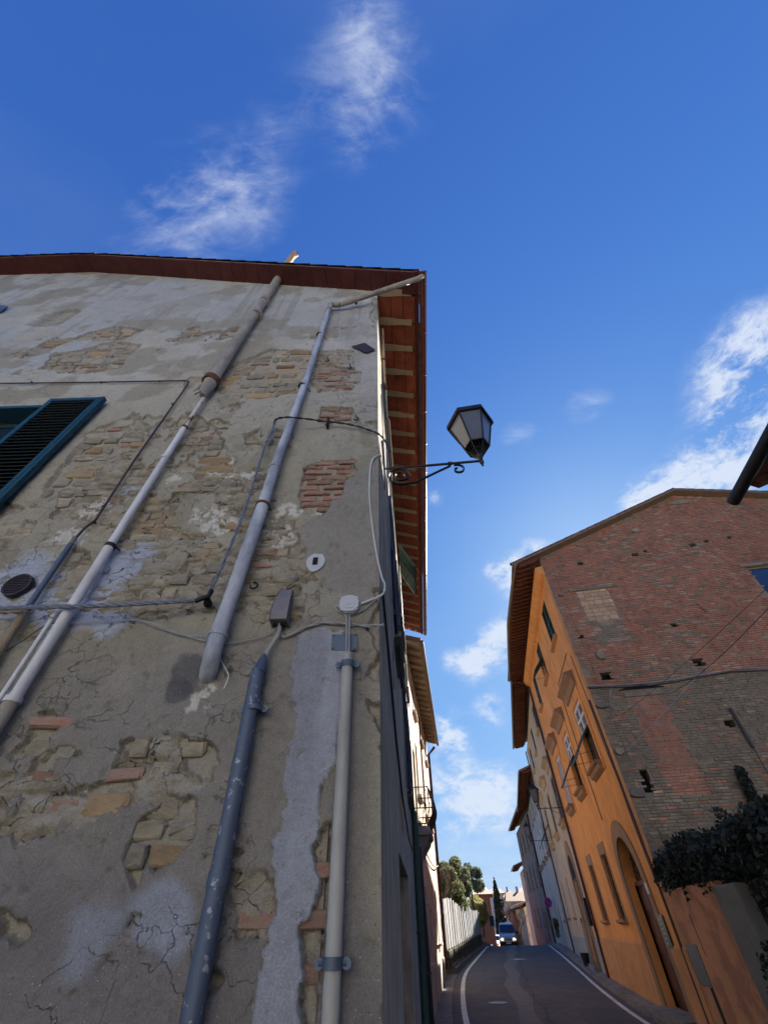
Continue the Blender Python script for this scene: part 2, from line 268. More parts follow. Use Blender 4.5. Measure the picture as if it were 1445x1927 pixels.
# ------------------------------------------------------------ mesh helpers
WL={}
class MB:
    def __init__(s): s.v=[];s.f=[];s.mi=[]
    def add(s,vs,fs,mi=0):
        b=len(s.v); s.v+= [tuple(v) for v in vs]; s.f+=[tuple(b+i for i in f) for f in fs]; s.mi+=[mi]*len(fs); return s
    def box(s,fr,u0,u1,o0,o1,z0,z1,mi=0):
        P=[fr.p(u,o,z) for z in (z0,z1) for o in (o0,o1) for u in (u0,u1)]
        F=[(0,1,3,2),(4,6,7,5),(0,4,5,1),(2,3,7,6),(0,2,6,4),(1,5,7,3)]
        return s.add(P,F,mi)
    def prism(s,fr,poly,o0,o1,mi=0):   # poly of (u,z)
        n=len(poly); P=[fr.p(u,o0,z) for u,z in poly]+[fr.p(u,o1,z) for u,z in poly]
        F=[tuple(range(n)),tuple(range(2*n-1,n-1,-1))]+[(i,i+n,(i+1)%n+n,(i+1)%n) for i in range(n)]
        return s.add(P,F,mi)
    def sprism(s,fr,poly,u0,u1,mi=0):  # poly of (o,z), swept along u
        n=len(poly); P=[fr.p(u0,o,z) for o,z in poly]+[fr.p(u1,o,z) for o,z in poly]
        F=[tuple(range(n)),tuple(range(2*n-1,n-1,-1))]+[(i,(i+1)%n,(i+1)%n+n,i+n) for i in range(n)]
        return s.add(P,F,mi)
    def tube(s,pts,r,seg=8,cap=True,mi=0):
        pts=[Vector(p) for p in pts]; n=len(pts); rs=r if isinstance(r,(list,tuple)) else [r]*n
        V=[];prev=None
        for i,p in enumerate(pts):
            t=(pts[min(i+1,n-1)]-pts[max(i-1,0)]).normalized()
            if prev is None:
                a=Vector((0,0,1)) if abs(t.z)<.9 else Vector((1,0,0)); x=t.cross(a).normalized()
            else: x=(prev-t*prev.dot(t)).normalized()
            prev=x; y=t.cross(x)
            V+=[p+(x*math.cos(2*math.pi*k/seg)+y*math.sin(2*math.pi*k/seg))*rs[i] for k in range(seg)]
        F=[(i*seg+k,i*seg+(k+1)%seg,(i+1)*seg+(k+1)%seg,(i+1)*seg+k) for i in range(n-1) for k in range(seg)]
        if cap: F+=[tuple(range(seg-1,-1,-1)),tuple((n-1)*seg+k for k in range(seg))]
        return s.add(V,F,mi)
    def ring(s,c,ax,r,w,seg=14,th=.008,mi=0):
        ax=Vector(ax).normalized(); c=Vector(c); return s.tube([c-ax*w/2,c+ax*w/2],r+th,seg,True,mi)
    def quad(s,a,b,c,d,mi=0): return s.add([a,b,c,d],[(0,1,2,3)],mi)
def mesh_of(name,mb,mats,smooth=False,org=Vector((0,0,0))):
    me=bpy.data.meshes.new(name); me.from_pydata([(v[0]-org.x,v[1]-org.y,v[2]-org.z) for v in mb.v],[],mb.f)
    ms=mats if isinstance(mats,(list,tuple)) else [mats]
    for x in ms: me.materials.append(M[x])
    if len(ms)>1: me.polygons.foreach_set('material_index',mb.mi)
    if smooth: me.polygons.foreach_set('use_smooth',[True]*len(mb.f))
    me.update(); return me
def wl(o): return WL.get(o.name,Vector((0,0,0)))
def link(o,parent=None,loc=Vector((0,0,0))):
    COL.objects.link(o); WL[o.name]=Vector(loc)
    if parent: o.parent=parent; o.location=Vector(loc)-wl(parent)
    else: o.location=loc
    return o
def obj(name,mb,mats,parent=None,smooth=False,label=None,kind=None,bevel=0):
    xs=[v[0] for v in mb.v]; ys=[v[1] for v in mb.v]; zs=[v[2] for v in mb.v]
    org=Vector(((min(xs)+max(xs))/2,(min(ys)+max(ys))/2,min(zs)))
    me=mesh_of(name,mb,mats,smooth,org); o=bpy.data.objects.new(name,me); link(o,parent,org)
    if smooth:
        try: me.set_sharp_from_angle(angle=R(42))
        except Exception: pass
    if bevel: b=o.modifiers.new('bevel','BEVEL'); b.width=bevel; b.segments=2; b.limit_method='ANGLE'
    if label: o['label']=label
    if kind: o['kind']=kind
    return o
def tag(o,label,cat,group=None,kind=None):
    o['label']=label; o['category']=cat
    if group: o['group']=group
    if kind: o['kind']=kind
    return o
def thing(name,loc,label,cat,group=None):
    e=bpy.data.objects.new(name,None); e.empty_display_size=.2; link(e,None,Vector(loc)); return tag(e,label,cat,group)
def inst(name,me,parent,loc,rot=(0,0,0),sc=(1,1,1),label=None):
    o=bpy.data.objects.new(name,me); link(o,parent,Vector(loc)); o.rotation_euler=rot; o.scale=sc
    if label: o['label']=label
    return o
def wall_holes(fr,u0,u1,z0,z1,holes,o=0.,depth=.18,top=None,mb=None,mi=0,inward=-1):
    mb=mb or MB()
    us=sorted(set([u0,u1]+[h[0] for h in holes]+[h[1] for h in holes])); zs=sorted(set([z0,z1]+[h[2] for h in holes]+[h[3] for h in holes]))
    us=[u for u in us if u0<=u<=u1]; zs=[z for z in zs if z0<=z<=z1]
    for i in range(len(us)-1):
        for j in range(len(zs)-1):
            cu=(us[i]+us[i+1])/2; cz=(zs[j]+zs[j+1])/2
            if any(h[0]<cu<h[1] and h[2]<cz<h[3] for h in holes): continue
            mb.quad(fr.p(us[i],o,zs[j]),fr.p(us[i+1],o,zs[j]),fr.p(us[i+1],o,zs[j+1]),fr.p(us[i],o,zs[j+1]),mi)
    if top:
        tu=sorted(set(us+[t for t in top if u0<t<u1]))
        for i in range(len(tu)-1):
            a,b=tu[i],tu[i+1]; mb.quad(fr.p(a,o,z1),fr.p(b,o,z1),fr.p(b,o,top_at(top,b)),fr.p(a,o,top_at(top,a)),mi)
    q=o+inward*depth
    for h in holes:
        a,b,c,d=h[:4]
        mb.quad(fr.p(a,o,c),fr.p(b,o,c),fr.p(b,q,c),fr.p(a,q,c),mi); mb.quad(fr.p(a,o,d),fr.p(a,q,d),fr.p(b,q,d),fr.p(b,o,d),mi)
        mb.quad(fr.p(a,o,c),fr.p(a,q,c),fr.p(a,q,d),fr.p(a,o,d),mi); mb.quad(fr.p(b,o,c),fr.p(b,o,d),fr.p(b,q,d),fr.p(b,q,c),mi)
    return mb
def top_at(t,u):
    ks=sorted(t); 
    if u<=ks[0]: return t[ks[0]]
    for a,b in zip(ks,ks[1:]):
        if u<=b: return t[a]+(t[b]-t[a])*(u-a)/(b-a)
    return t[ks[-1]]
def rnd(a,b): return random.uniform(a,b)
# ---- value noise (numpy)
def vnoise(x,y,seed=0):
    xi=np.floor(x).astype(np.int64); yi=np.floor(y).astype(np.int64); fx=x-xi; fy=y-yi
    fx=fx*fx*(3-2*fx); fy=fy*fy*(3-2*fy)
    def h(a,b):
        n=(a*374761393+b*668265263+seed*1442695041)&0xffffffff; n=((n^(n>>13))*1274126177)&0xffffffff; return ((n^(n>>16))&0xffff)/65535.
    return (h(xi,yi)*(1-fx)+h(xi+1,yi)*fx)*(1-fy)+(h(xi,yi+1)*(1-fx)+h(xi+1,yi+1)*fx)*fy
def fbm(x,y,sc,octv=4,seed=0,pers=.5):
    s=0;a=1;t=0
    for k in range(octv): s=s+a*vnoise(x*sc*2**k+13.7*k,y*sc*2**k+7.1*k,seed+k); t+=a; a*=pers
    return s/t
def pip(x,y,poly):
    ins=np.zeros(np.shape(x),bool); n=len(poly); j=n-1
    for i in range(n):
        xi,yi=poly[i]; xj,yj=poly[j]
        c=((yi>y)!=(yj>y))&(x<(xj-xi)*(y-yi)/((yj-yi) if yj!=yi else 1e-9)+xi); ins^=c; j=i
    return ins
# ============================================================ GROUND, ROAD, PAVEMENTS
LEFT=[(1.15,-6),(1.25,3),(1.4,10),(1.82,17.5),(2.60,24.4),(3.45,30),(4.55,35),(6.1,42),(8.64,53.3),(10.9,62),(13.0,72),(15,84),(16,100)]
RIGHT=[(5.6,-6),(5.6,3),(5.8,10),(6.55,17),(7.75,23.4),(9.0,29.2),(10.95,38.5),(13.7,52.2),(15.8,62),(17.8,72),(19.6,84),(21,100)]
def xat(pl,y):
    if y<=pl[0][1]: return pl[0][0]
    for (xa,ya),(xb,yb) in zip(pl,pl[1:]):
        if y<=yb: return xa+(xb-xa)*(y-ya)/(yb-ya)
    return pl[-1][0]
def smooth(pl):
    ys=np.arange(-6,100.1,.8); xs=np.array([xat(pl,y) for y in ys]); k=np.ones(7)/7; xp=np.pad(xs,3,'edge'); xs=np.convolve(xp,k,'valid'); return list(zip(xs,ys))
LEFT=smooth(LEFT); RIGHT=smooth(RIGHT)
def strip(name,fa,fb,y0,y1,dz,m,label=None,kind='structure',step=.8,nx=1,thick=0):
    mb=MB(); ys=list(np.arange(y0,y1,step))+[y1]; P=[]
    for y in ys:
        for k in range(nx+1): x=fa(y)+(fb(y)-fa(y))*k/nx; P.append((x,y,gz(y)+dz))
    n=nx+1; F=[(i*n+k,i*n+k+1,(i+1)*n+k+1,(i+1)*n+k) for i in range(len(ys)-1) for k in range(nx)]
    if thick:
        b=len(P); P+=[(p[0],p[1],p[2]-thick) for p in P]
        for k in (0,nx): F+=[(i*n+k,(i+1)*n+k,(i+1)*n+k+b,i*n+k+b) for i in range(len(ys)-1)]
        F+=[(0,nx,nx+b,b),((len(ys)-1)*n,(len(ys)-1)*n+nx,(len(ys)-1)*n+nx+b,(len(ys)-1)*n+b)]
    mb.add(P,F); o=obj(name,mb,m)
    if label: o['label']=label
    if kind: o['kind']=kind
    return o
lx=lambda d:(lambda y:xat(LEFT,y)+d)
rx=lambda d:(lambda y:xat(RIGHT,y)+d)
# terrain sheet to the horizon
mb=MB(); ys=[-60,-20,-6,0]+list(np.arange(3,110,3))+[130,180,300,700,1500]; xs=[-900,-200,-60,-20,-5,0,5,12,25,60,200,900]
P=[(x,y,gz(y)-.03-(0 if y<110 else min((y-110)*.01,6))) for y in ys for x in xs]; n=len(xs)
mb.add(P,[(i*n+k,i*n+k+1,(i+1)*n+k+1,(i+1)*n+k) for i in range(len(ys)-1) for k in range(n-1)])
obj('ground',mb,'earth',kind='structure')
strip('road',lx(-.28),rx(.22),-6,100,0,'asphalt',nx=10,step=.5)
strip('worn_road_track',lambda y:xat(LEFT,y)*.5+xat(RIGHT,y)*.5-.85+.12*math.sin(y*.7),lambda y:xat(LEFT,y)*.5+xat(RIGHT,y)*.5-.25+.10*math.sin(y*.9+1),-6,50,.004,'asphalt_patch',step=.5)
mk=strip('edge_line',lx(0),lx(.16),-6,53.6,.005,'road_paint',kind='structure',step=.5)
mk2=strip('edge_line',rx(-.14),rx(0),-6,53.2,.005,'road_paint',kind='structure',step=.5)
sg=strip('gutter_strip',lx(-.75),lx(-.284),-6,30.4,.02,'kerb_stone',step=.6,thick=.1)
# left: flat strip near the houses, then a raised walkway with kerb beginning at the fence
def wallx(y): 
    s=(y-CY)/math.cos(R(3.4))
    if y<15.08: return CX+(y-CY)*math.tan(R(3.4))
    return .715+(y-15.08)*math.tan(R(7.24))
strip('left_pavement',lambda y:wallx(y)-.05,lx(-.754),-6,30.4,.03,'paving',step=.6,thick=.12)
strip('raised_walkway',lambda y:wallx(y)-.1 if y<29.5 else min(2.6+(y-29.5)*.236,20),lx(-.42),29.2,62,.30,'paving',step=.6,thick=.45)
strip('walkway_kerb',lx(-.416),lx(-.29),29.2,62,.20,'kerb_stone',step=.6,thick=.4)
strip('right_kerb',rx(.224),rx(.36),-6,70,.10,'kerb_stone',step=.6,thick=.25)
def rwx(y):
    if y<25.22: return RX+(y-RY)*math.tan(R(10.4))
    if y<38.83: return 8.89+(y-25.22)*math.tan(R(12.3))
    if y<55.3: return 11.86+(y-38.83)*math.tan(R(11.8))
    return 15.3+(y-55.3)*math.tan(R(8))
strip('right_pavement',rx(.364),lambda y:rwx(y)+.1,-6,70,.12,'paving',step=.6,thick=.25)
mid=lambda d:(lambda y:xat(LEFT,y)*.5+xat(RIGHT,y)*.5+d+.07*math.sin(y*1.7)+.03*math.sin(y*5.3))
strip('asphalt_seam',mid(-.02),mid(.005),-6,50,.009,'rubber',step=.35)
for (y0,y1,a,b) in ((16.5,19.2,.9,2.1),(23,27.5,-1.9,-.9),(31,33,.4,1.6),(11,13.4,-1.5,-.2)):
    strip('asphalt_patch',lambda y:mid(a)(y),lambda y:mid(b)(y),y0,y1,.006,'asphalt_dark',step=.3)
for (y,d) in ((20.5,1.2),(14.2,1.0)):
    t=thing('drain_cover',(xat(LEFT,y)+d,y,gz(y)),['cast iron drain cover in the road left lane, farther one','cast iron drain cover in the road left lane, nearer one'][y<16],'drain cover'); mb=MB(); z_=gz(y)+.011; x_=xat(LEFT,y)+d
    mb.tube([(x_,y,z_-.03),(x_,y,z_)],.3,24); obj('lid',mb,'plate_blue_grey',t)
mb=MB(); mb.quad((-18,-9.6,gz(-9.6)+.02),(18,-9.6,gz(-9.6)+.02),(18,-6.05,gz(-6)+.02),(-18,-6.05,gz(-6)+.02)); obj('bounce_paving',mb,'bounce_pale_paving',kind='structure')  # added unseen paving, there to bounce sunlight onto the near wall
# zebra crossing at the crest
for k in range(6):
    y=52.3; x=xat(LEFT,y)+.2+k*.92
    mb=MB(); sl=.236
    P=[(x+(yy-y)*sl+dx,yy,gz(yy)+.006) for yy in (51.6,53.,54.4,55.8) for dx in (0,.5)]
    mb.add(P,[(0,1,3,2),(2,3,5,4),(4,5,7,6)]); obj('crossing_stripe',mb,'road_paint',kind='structure')
# pale star-shaped paint smear in the road and short centre dash
g0=ray(976,1810); t=-(EYE-.15)/g0.z; c=g0*t
mb=MB(); P=[(c.x+1.0*math.cos(a)*rr,c.y+.85*math.sin(a)*rr,gz(c.y+.85*math.sin(a)*rr)+.008) for i,a in enumerate(np.arange(0,6.28,.349)) for rr in [(.62 if i%2 else .25)+rnd(-.06,.06)]]
mb.add(P,[tuple(range(len(P)))]); tag(obj('paint_smear',mb,'road_paint'),'pale smear of paint on the asphalt before the crossing','paint mark',kind='structure')

# ============================================================ L1 : NEAR OLD HOUSE
ROOFZ=10.42; PIT=.36; RIDGE=7.0
PIT2=-.01
def roofz(u): return ROOFZ+PIT*u if u<=RIDGE else ROOFZ+PIT*RIDGE-PIT2*(u-RIDGE)
house=thing('old_stone_house',(CX-3,CY+6,-.6),'old gabled house with peeling olive grey plaster over rubble stone, nearest on the left','house')
def build_front():
    us=np.concatenate([np.arange(0,3.0,.0115),np.arange(3.0,5.6,.018),np.arange(5.6,10.5,.1)])
    z1=np.concatenate([np.arange(-.6,3.6,.0115),np.arange(3.6,7.2,.016),np.arange(7.2,10.3,.028)])
    t=np.linspace(0,1,60)
    top=np.where(us<=RIDGE,ROOFZ+PIT*us,ROOFZ+PIT*RIDGE-PIT2*(us-RIDGE))
    Z=np.concatenate([np.repeat(z1[:,None],len(us),1),10.3+t[:,None]*(top[None,:]+.02-10.3)],0); U=np.repeat(us[None,:],Z.shape[0],0)
    wu=U+.16*(fbm(U,Z,3,4,1)-.5)+.09*(fbm(U,Z,14,3,2)-.5); wz=Z+.13*(fbm(U,Z,3,4,3)-.5)+.08*(fbm(U,Z,14,3,4)-.5)
    def zone(pts,w=True): 
        poly=[FW.hit(*p) for p in pts]; return pip(wu if w else U,wz if w else Z,poly)
    deep=np.zeros(U.shape,bool)
    for P in DEEP: deep|=zone(P)
    rub=np.zeros(U.shape,bool)
    for P in RUBBLE: rub|=zone(P)
    brz=np.zeros(U.shape,bool)
    for P in BRICKZ: brz|=zone(P)
    # scattered small losses
    ls=(fbm(U,Z,2.1,5,31)>.655)&(Z<8.5); deep|=ls&(fbm(U,Z,5,3,32)>.5)
    isl=rub&(fbm(U,Z,2.6,5,41)>.60)          # islands of plaster left inside the rubble area
    rub&=~isl; deep&=~isl|ls
    cem=zone(CEMENT); newp=zone(NEWPL)&~cem; newp2=zone(NEWPL2)&~cem
    deep&=~cem; rub&=~(cem|newp); brz&=~(cem)
    n1=fbm(U,Z,1.2,5,5); n2=fbm(U,Z,6,5,6); n3=fbm(U,Z,25,3,7); n0=fbm(U,Z,.5,3,8)
    h=.018*(n1-.5)+.010*(n2-.5)+.0035*(n3-.5)
    h=np.where(deep|brz,-.030+.024*(n2-.5)+.026*(n3-.5),h)
    strata=fbm(U*1.,Z*3.4,7,5,21)
    h=np.where(rub&~deep,-.014+.044*(strata-.5)+.024*(n3-.5),h)
    h=np.where(cem,.012+.012*(fbm(U,Z,2.5,3,9)-.5),h); h=np.where(newp,.006+.006*(n2-.5),h)
    # small pits
    pit=fbm(U,Z,32,2,11)>.80; h=np.where(pit&~rub,h-.012,h)
    win=(U>3.93)&(U<5.05)&(Z>4.2)&(Z<6.06); h=np.where(win,-.30,h)
    h=np.where(U<.02,np.minimum(h,0),h)
    C=np.empty(U.shape+(4,)); C[...,3]=1
    def lerp(a,b,t): return a[...,:]*(1-t[...,None])+np.array(b)*t[...,None]
    c=np.empty(U.shape+(3,)); c[:]=(.345,.325,.262)
    ss=lambda x,a,b: np.clip((x-a)/(b-a),0,1)**2*(3-2*np.clip((x-a)/(b-a),0,1))
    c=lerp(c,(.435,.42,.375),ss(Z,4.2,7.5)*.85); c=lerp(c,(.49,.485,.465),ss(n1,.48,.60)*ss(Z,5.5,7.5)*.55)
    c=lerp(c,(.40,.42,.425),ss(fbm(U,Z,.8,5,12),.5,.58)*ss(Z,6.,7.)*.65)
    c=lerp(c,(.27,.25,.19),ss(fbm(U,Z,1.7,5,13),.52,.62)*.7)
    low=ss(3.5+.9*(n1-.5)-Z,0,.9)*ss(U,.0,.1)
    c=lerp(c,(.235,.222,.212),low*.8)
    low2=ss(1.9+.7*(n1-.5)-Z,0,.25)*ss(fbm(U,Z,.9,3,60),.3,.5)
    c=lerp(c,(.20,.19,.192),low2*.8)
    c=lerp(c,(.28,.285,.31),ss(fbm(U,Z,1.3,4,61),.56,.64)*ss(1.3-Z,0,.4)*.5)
    c=lerp(c,(.31,.27,.20),(rub&~deep)*.65); c=lerp(c,(.20,.175,.13),(rub)*ss(strata,.52,.40)*.85)
    c=lerp(c,(.37,.35,.30),(rub)*ss(strata,.55,.68)*.8)
    c=lerp(c,(.32,.235,.14),(rub|deep)*ss(fbm(U,Z,3,4,33),.60,.68)*.6)
    c=lerp(c,(.34,.315,.265),deep*.8); c=lerp(c,(.33,.30,.25),brz*.8)
    # dark rims where the plaster has broken away
    c=lerp(c,(.39,.385,.375),newp2*.55); c=lerp(c,(.275,.262,.24),newp*.85)
    c=lerp(c,(.34,.35,.39),cem*1.); c=lerp(c,(.28,.285,.32),cem*ss(n1,.5,.62)*.7); c=lerp(c,(.40,.41,.45),cem*ss(fbm(U*3,Z*.8,1.5,4,71),.55,.66)*.6)
    # lime spots and bluish smears
    for (px,py,r) in [(420,880,.2),(405,975,.28),(175,955,.22),(130,1010,.22),(520,1000,.22),(455,895,.2),(540,960,.16),(330,900,.12),(600,960,.12),(380,1310,.11)]:
        u,z=FW.hit(px,py); d=np.hypot(U-u,Z-z)/r; c=lerp(c,(.60,.58,.54),ss(1-d+1.5*(fbm(U,Z,9,5,14)-.5),.25,.55)*(fbm(U,Z,22,3,15)>.46)*.85)
    for (px,py,r,k) in [(245,920,.16,1),(225,1060,.28,1),(180,1110,.3,1),(60,1100,.42,1.),(130,1150,.3,1),(215,1160,.2,1),(20,1120,.3,1),(300,1730,.15,.6),(150,1790,.2,.5),(330,1770,.11,.65)]:
        u,z=FW.hit(px,py); d=np.hypot(U-u,Z-z)/r; c=lerp(c,(.42,.455,.55),ss(1-d+1.3*(fbm(U,Z,4,5,16)-.5),.2,.6)*k*.85)
    for (px,py,r) in [(355,1270,.17),(335,1300,.12),(405,1240,.12)]:
        u,z=FW.hit(px,py); d=np.hypot(U-u,Z-z)/r; c=lerp(c,(.115,.112,.12),ss(1-d+1.2*(fbm(U,Z,5,5,17)-.5),.3,.55)*.85)
    # run-off streaks below the roof and beside pipes
    st=fbm(U*7,Z*.35,1,4,18); c=lerp(c,(.22,.21,.19),ss(st,.56,.70)*ss(Z,6.0,9.5)*.4)
    c*= (.9+.2*n2)[...,None]
    # darker tone along the steep steps of the relief
    gy,gx=np.gradient(h); e=np.clip((np.abs(gy)+np.abs(gx)-.006)/.012,0,1); c=lerp(c,(.12,.11,.095),e*(~win)*.45*(~cem))
    c=np.where((c[...,2:]>c[...,:1]),c*np.array([1.0,1.05,1.12]),c*np.array([1.07,1.09,1.11]))
    C[...,:3]=np.clip(c,.02,.9)
    nz,nu=U.shape; P=np.empty((nz,nu,3)); 
    P[...,0]=FW.x+FW.a.x*U+FW.n.x*(-h); P[...,1]=FW.y+FW.a.y*U+FW.n.y*(-h); P[...,2]=Z
    org=Vector((CX-5,CY,-.6)); P-=np.array(org)
    idx=np.arange(nz*nu).reshape(nz,nu); F=np.stack([idx[:-1,:-1],idx[:-1,1:],idx[1:,1:],idx[1:,:-1]],-1).reshape(-1,4)
    me=bpy.data.meshes.new('wall'); me.vertices.add(nz*nu); me.vertices.foreach_set('co',P.reshape(-1)); me.loops.add(F.size); me.loops.foreach_set('vertex_index',F.reshape(-1))
    me.polygons.add(len(F)); me.polygons.foreach_set('loop_start',np.arange(0,F.size,4)); me.polygons.foreach_set('loop_total',np.full(len(F),4)); me.polygons.foreach_set('use_smooth',np.ones(len(F),bool))
    a=me.color_attributes.new('Col','FLOAT_COLOR','POINT'); a.data.foreach_set('color',C.reshape(-1))
    crk=np.clip((rub&~deep)*.95+isl*.35+.0,0,1)*(~win)*(~cem)*ss(fbm(U,Z,1.9,3,51),.36,.5); crk=np.maximum(crk,(fbm(U,Z,1.5,4,52)>.60)*(~cem)*(~newp)*(~win)*.3)
    b=me.attributes.new('Crk','FLOAT','POINT'); b.data.foreach_set('value',crk.reshape(-1).astype(np.float32))
    me.materials.append(M['old_plaster']); me.update(calc_edges=True); me.validate()
    o=bpy.data.objects.new('wall',me); link(o,house,org); o['label']='peeling plastered gable wall facing the viewer'
    def query(u,z):
        x=np.array([u]);y=np.array([z]); i=np.searchsorted(us,u)-1; j=np.searchsorted(z1,z)-1; i=min(max(i,0),nu-1); j=min(max(j,0),len(z1)-1)
        return deep[j,i],rub[j,i],brz[j,i]
    return o,query
px=lambda *p:[(p[i],p[i+1]) for i in range(0,len(p),2)]
DEEP=[px(75,692,105,665,160,655,215,640,262,648,232,672,228,690,150,704,110,700),px(118,640,160,628,215,612,268,622,230,640,180,640),px(55,658,90,640,145,635,100,655),px(55,612,95,592,140,580,146,590,125,606,85,614),
 px(395,730,430,690,505,656,580,658,592,668,570,740,530,742,500,752,430,748),px(330,640,350,618,380,612,375,632),px(410,640,430,618,450,614,440,634),
 px(300,830,360,775,395,785,430,835,432,862,395,868,350,870,300,905,285,880),
 px(185,800,250,778,275,795,268,825,230,850,190,880,150,930,110,985,60,1010,30,1000,100,900),
 px(120,1475,160,1450,250,1440,262,1475,210,1500,165,1500),px(0,1690,28,1700,50,1735,30,1765,0,1770),px(345,1400,400,1392,412,1440,380,1460,350,1440),px(250,1385,300,1390,290,1430,250,1425),
 px(60,1415,120,1400,170,1420,120,1450,60,1450),px(250,1880,330,1830,395,1820,420,1927,240,1927),px(700,1110,718,1100,720,1280,700,1270),px(690,1320,722,1330,724,1420,700,1410)]
RUBBLE=[px(0,975,30,970,130,905,200,800,275,790,300,830,350,775,400,790,440,850,430,905,480,880,520,900,560,1000,600,1030,560,1070,560,1120,500,1165,430,1150,390,1160,300,1175,120,1190,0,1215),
 px(600,660,665,655,680,720,600,740,580,720),px(0,1490,100,1430,200,1395,290,1385,400,1392,410,1450,350,1480,250,1510,160,1560,0,1570),px(230,1700,395,1690,470,1650,520,1645,510,1800,480,1927,240,1927,250,1790),
 px(0,1380,60,1400,20,1500,0,1500),px(430,1090,560,1060,600,1110,560,1170,430,1140)]
BRICKZ=[px(568,880,600,868,662,862,664,955,612,962,570,955),px(598,690,668,690,668,730,598,738),px(600,765,665,770,665,800,600,795),px(425,1660,510,1650,512,1740,430,1780),px(590,1560,640,1560,612,1927,560,1927),px(704,1090,722,1080,724,1240,706,1230),px(698,560,712,560,714,610,700,608)]
CEMENT=px(562,1192,600,1176,645,1188,655,1240,650,1310,632,1400,615,1500,603,1640,582,1800,566,1960,486,1960,500,1800,518,1690,530,1560,538,1420,548,1280,558,1230)
NEWPL=px(560,985,610,965,668,880,720,850,722,1110,660,1120,600,1110,580,1050)
NEWPL2=px(460,560,712,575,716,860,660,760,640,620,560,600,400,600,200,600,150,560,300,540)
front_wall,Q=build_front()
def stone_mesh(name,n,seed,kind):
    r=random.Random(seed); mb=MB(); pts=[]
    for k in range(n):
        a=2*math.pi*k/n+r.uniform(-.12,.12); c,s=math.cos(a),math.sin(a); e=.2 if kind=='brick' else .38
        q=.07 if kind=='brick' else .16; x=.5*math.copysign(abs(c)**e,c)*r.uniform(1-q,1.04); y=.5*math.copysign(abs(s)**e,s)*r.uniform(1-q*1.3,1.05); pts.append((x,y))
    V=[(x,.06,y) for x,y in pts]+[(x,.006+r.uniform(-.004,.004),y) for x,y in pts]+[(x*r.uniform(.72,.9),-.004+r.uniform(-.008,.007),y*r.uniform(.6,.85)) for x,y in pts]+[(r.uniform(-.2,.2),-.006+r.uniform(-.007,.006),r.uniform(-.15,.15))]
    F=[(k,(k+1)%n,n+(k+1)%n,n+k) for k in range(n)]+[(n+k,n+(k+1)%n,2*n+(k+1)%n,2*n+k) for k in range(n)]+[(2*n+k,2*n+(k+1)%n,3*n) for k in range(n)]
    mb.add(V,F); return mesh_of(name,mb,'stone_tan' if kind!='brick' else 'brick_old_red',smooth=False)
def variants(kind,mats,cnt):
    out=[]
    for i in range(cnt):
        for mm in mats:
            me=stone_mesh(kind,9 if kind!='brick' else 8,100+i,kind); me.materials.clear(); me.materials.append(M[mm]); out.append((mm,me))
    return out
SV=variants('stone',['stone_tan','stone_grey','stone_ochre'],6); BV=variants('brick',['brick_old_red'],5)
SD={}; 
for mm,me in SV: SD.setdefault(mm,[]).append(me)
BD=[me for _,me in BV]
cand=[]; z=-.55
FZR=R(90-(-89.2))   # rotation of wall axes
def wrot(fr): return math.atan2(fr.a.y,fr.a.x)
while z<9.2:
    rowh=rnd(.085,.19) if z<3 else rnd(.07,.17); u=rnd(0,.05)
    while u<5.4:
        w=rnd(.09,.34)*(1.2 if rowh>.12 else .9); w=max(w,.1); cu,cz=u+w/2,z+rowh/2; d,r_,b=Q(cu,cz)
        if not b and not (3.2<cu<5.1 and 4.0<cz<6.3):
            if d or r_: cand.append((w*rowh,'s',cu,cz,w*rnd(.90,1.02),rowh*rnd(.86,1.02),d))
        u+=w
    z+=rowh
z=-.5; row=0
while z<9.5:
    u=-.13*(row%2)+rnd(-.02,.02)
    while u<3.4:
        cu=u+.13; d,r_,b=Q(min(max(cu,0),5),z+.035)
        if b and cu>.145: cand.append((.26*.06,'b',cu,z+.035,rnd(.225,.26),rnd(.054,.064),True))
        u+=rnd(.265,.285)
    z+=.074; row+=1
cand.sort(key=lambda c:-c[0]*(1+.6*(c[3]<4)))
ns=nb=0; rz=wrot(FW); stuff={'stone_grey':MB(),'brick_old_red':MB()}
for A,k,cu,cz,w,hh,d in cand:
    ok=False
    if k=='b':
        o=.011+rnd(-.006,.008); me=random.choice(BD); nm='brick'; nb+=1; ok=nb<=290
    else:
        if rnd(0,1)<.10: me=random.choice(BD); hh=min(hh,.06); w=min(w,.26); nm='brick'
        else: me=random.choice(SD[random.choices(['stone_tan','stone_grey','stone_ochre'],[5,5,1.2 if cz<3.5 or cz>5.5 else .5])[0]]); nm='stone'
        if not d and rnd(0,1)<.12: continue
        o=(.010 if d and cz<4 else .018 if d else .015)+rnd(-.011,.010); ns+=1; ok=ns<=290
    P=FW.p(cu,o,cz)
    if ok: inst(nm,me,front_wall,P,(rnd(-.05,.05),rnd(-.05,.05),rz+math.pi+rnd(-.03,.03)) if False else (0,rnd(-.05,.05),0),(w,1,hh))
    else:
        s=stuff['brick_old_red' if me in BD else 'stone_grey']
        vs=[(v.co.x*w+P.x,v.co.y+P.y,v.co.z*hh+P.z) for v in me.vertices]; s.add(vs,[tuple(p.vertices) for p in me.polygons])
for k,s in stuff.items():
    if s.v: obj('small_stones' if k=='stone_grey' else 'small_bricks',s,k,front_wall,kind='stuff')
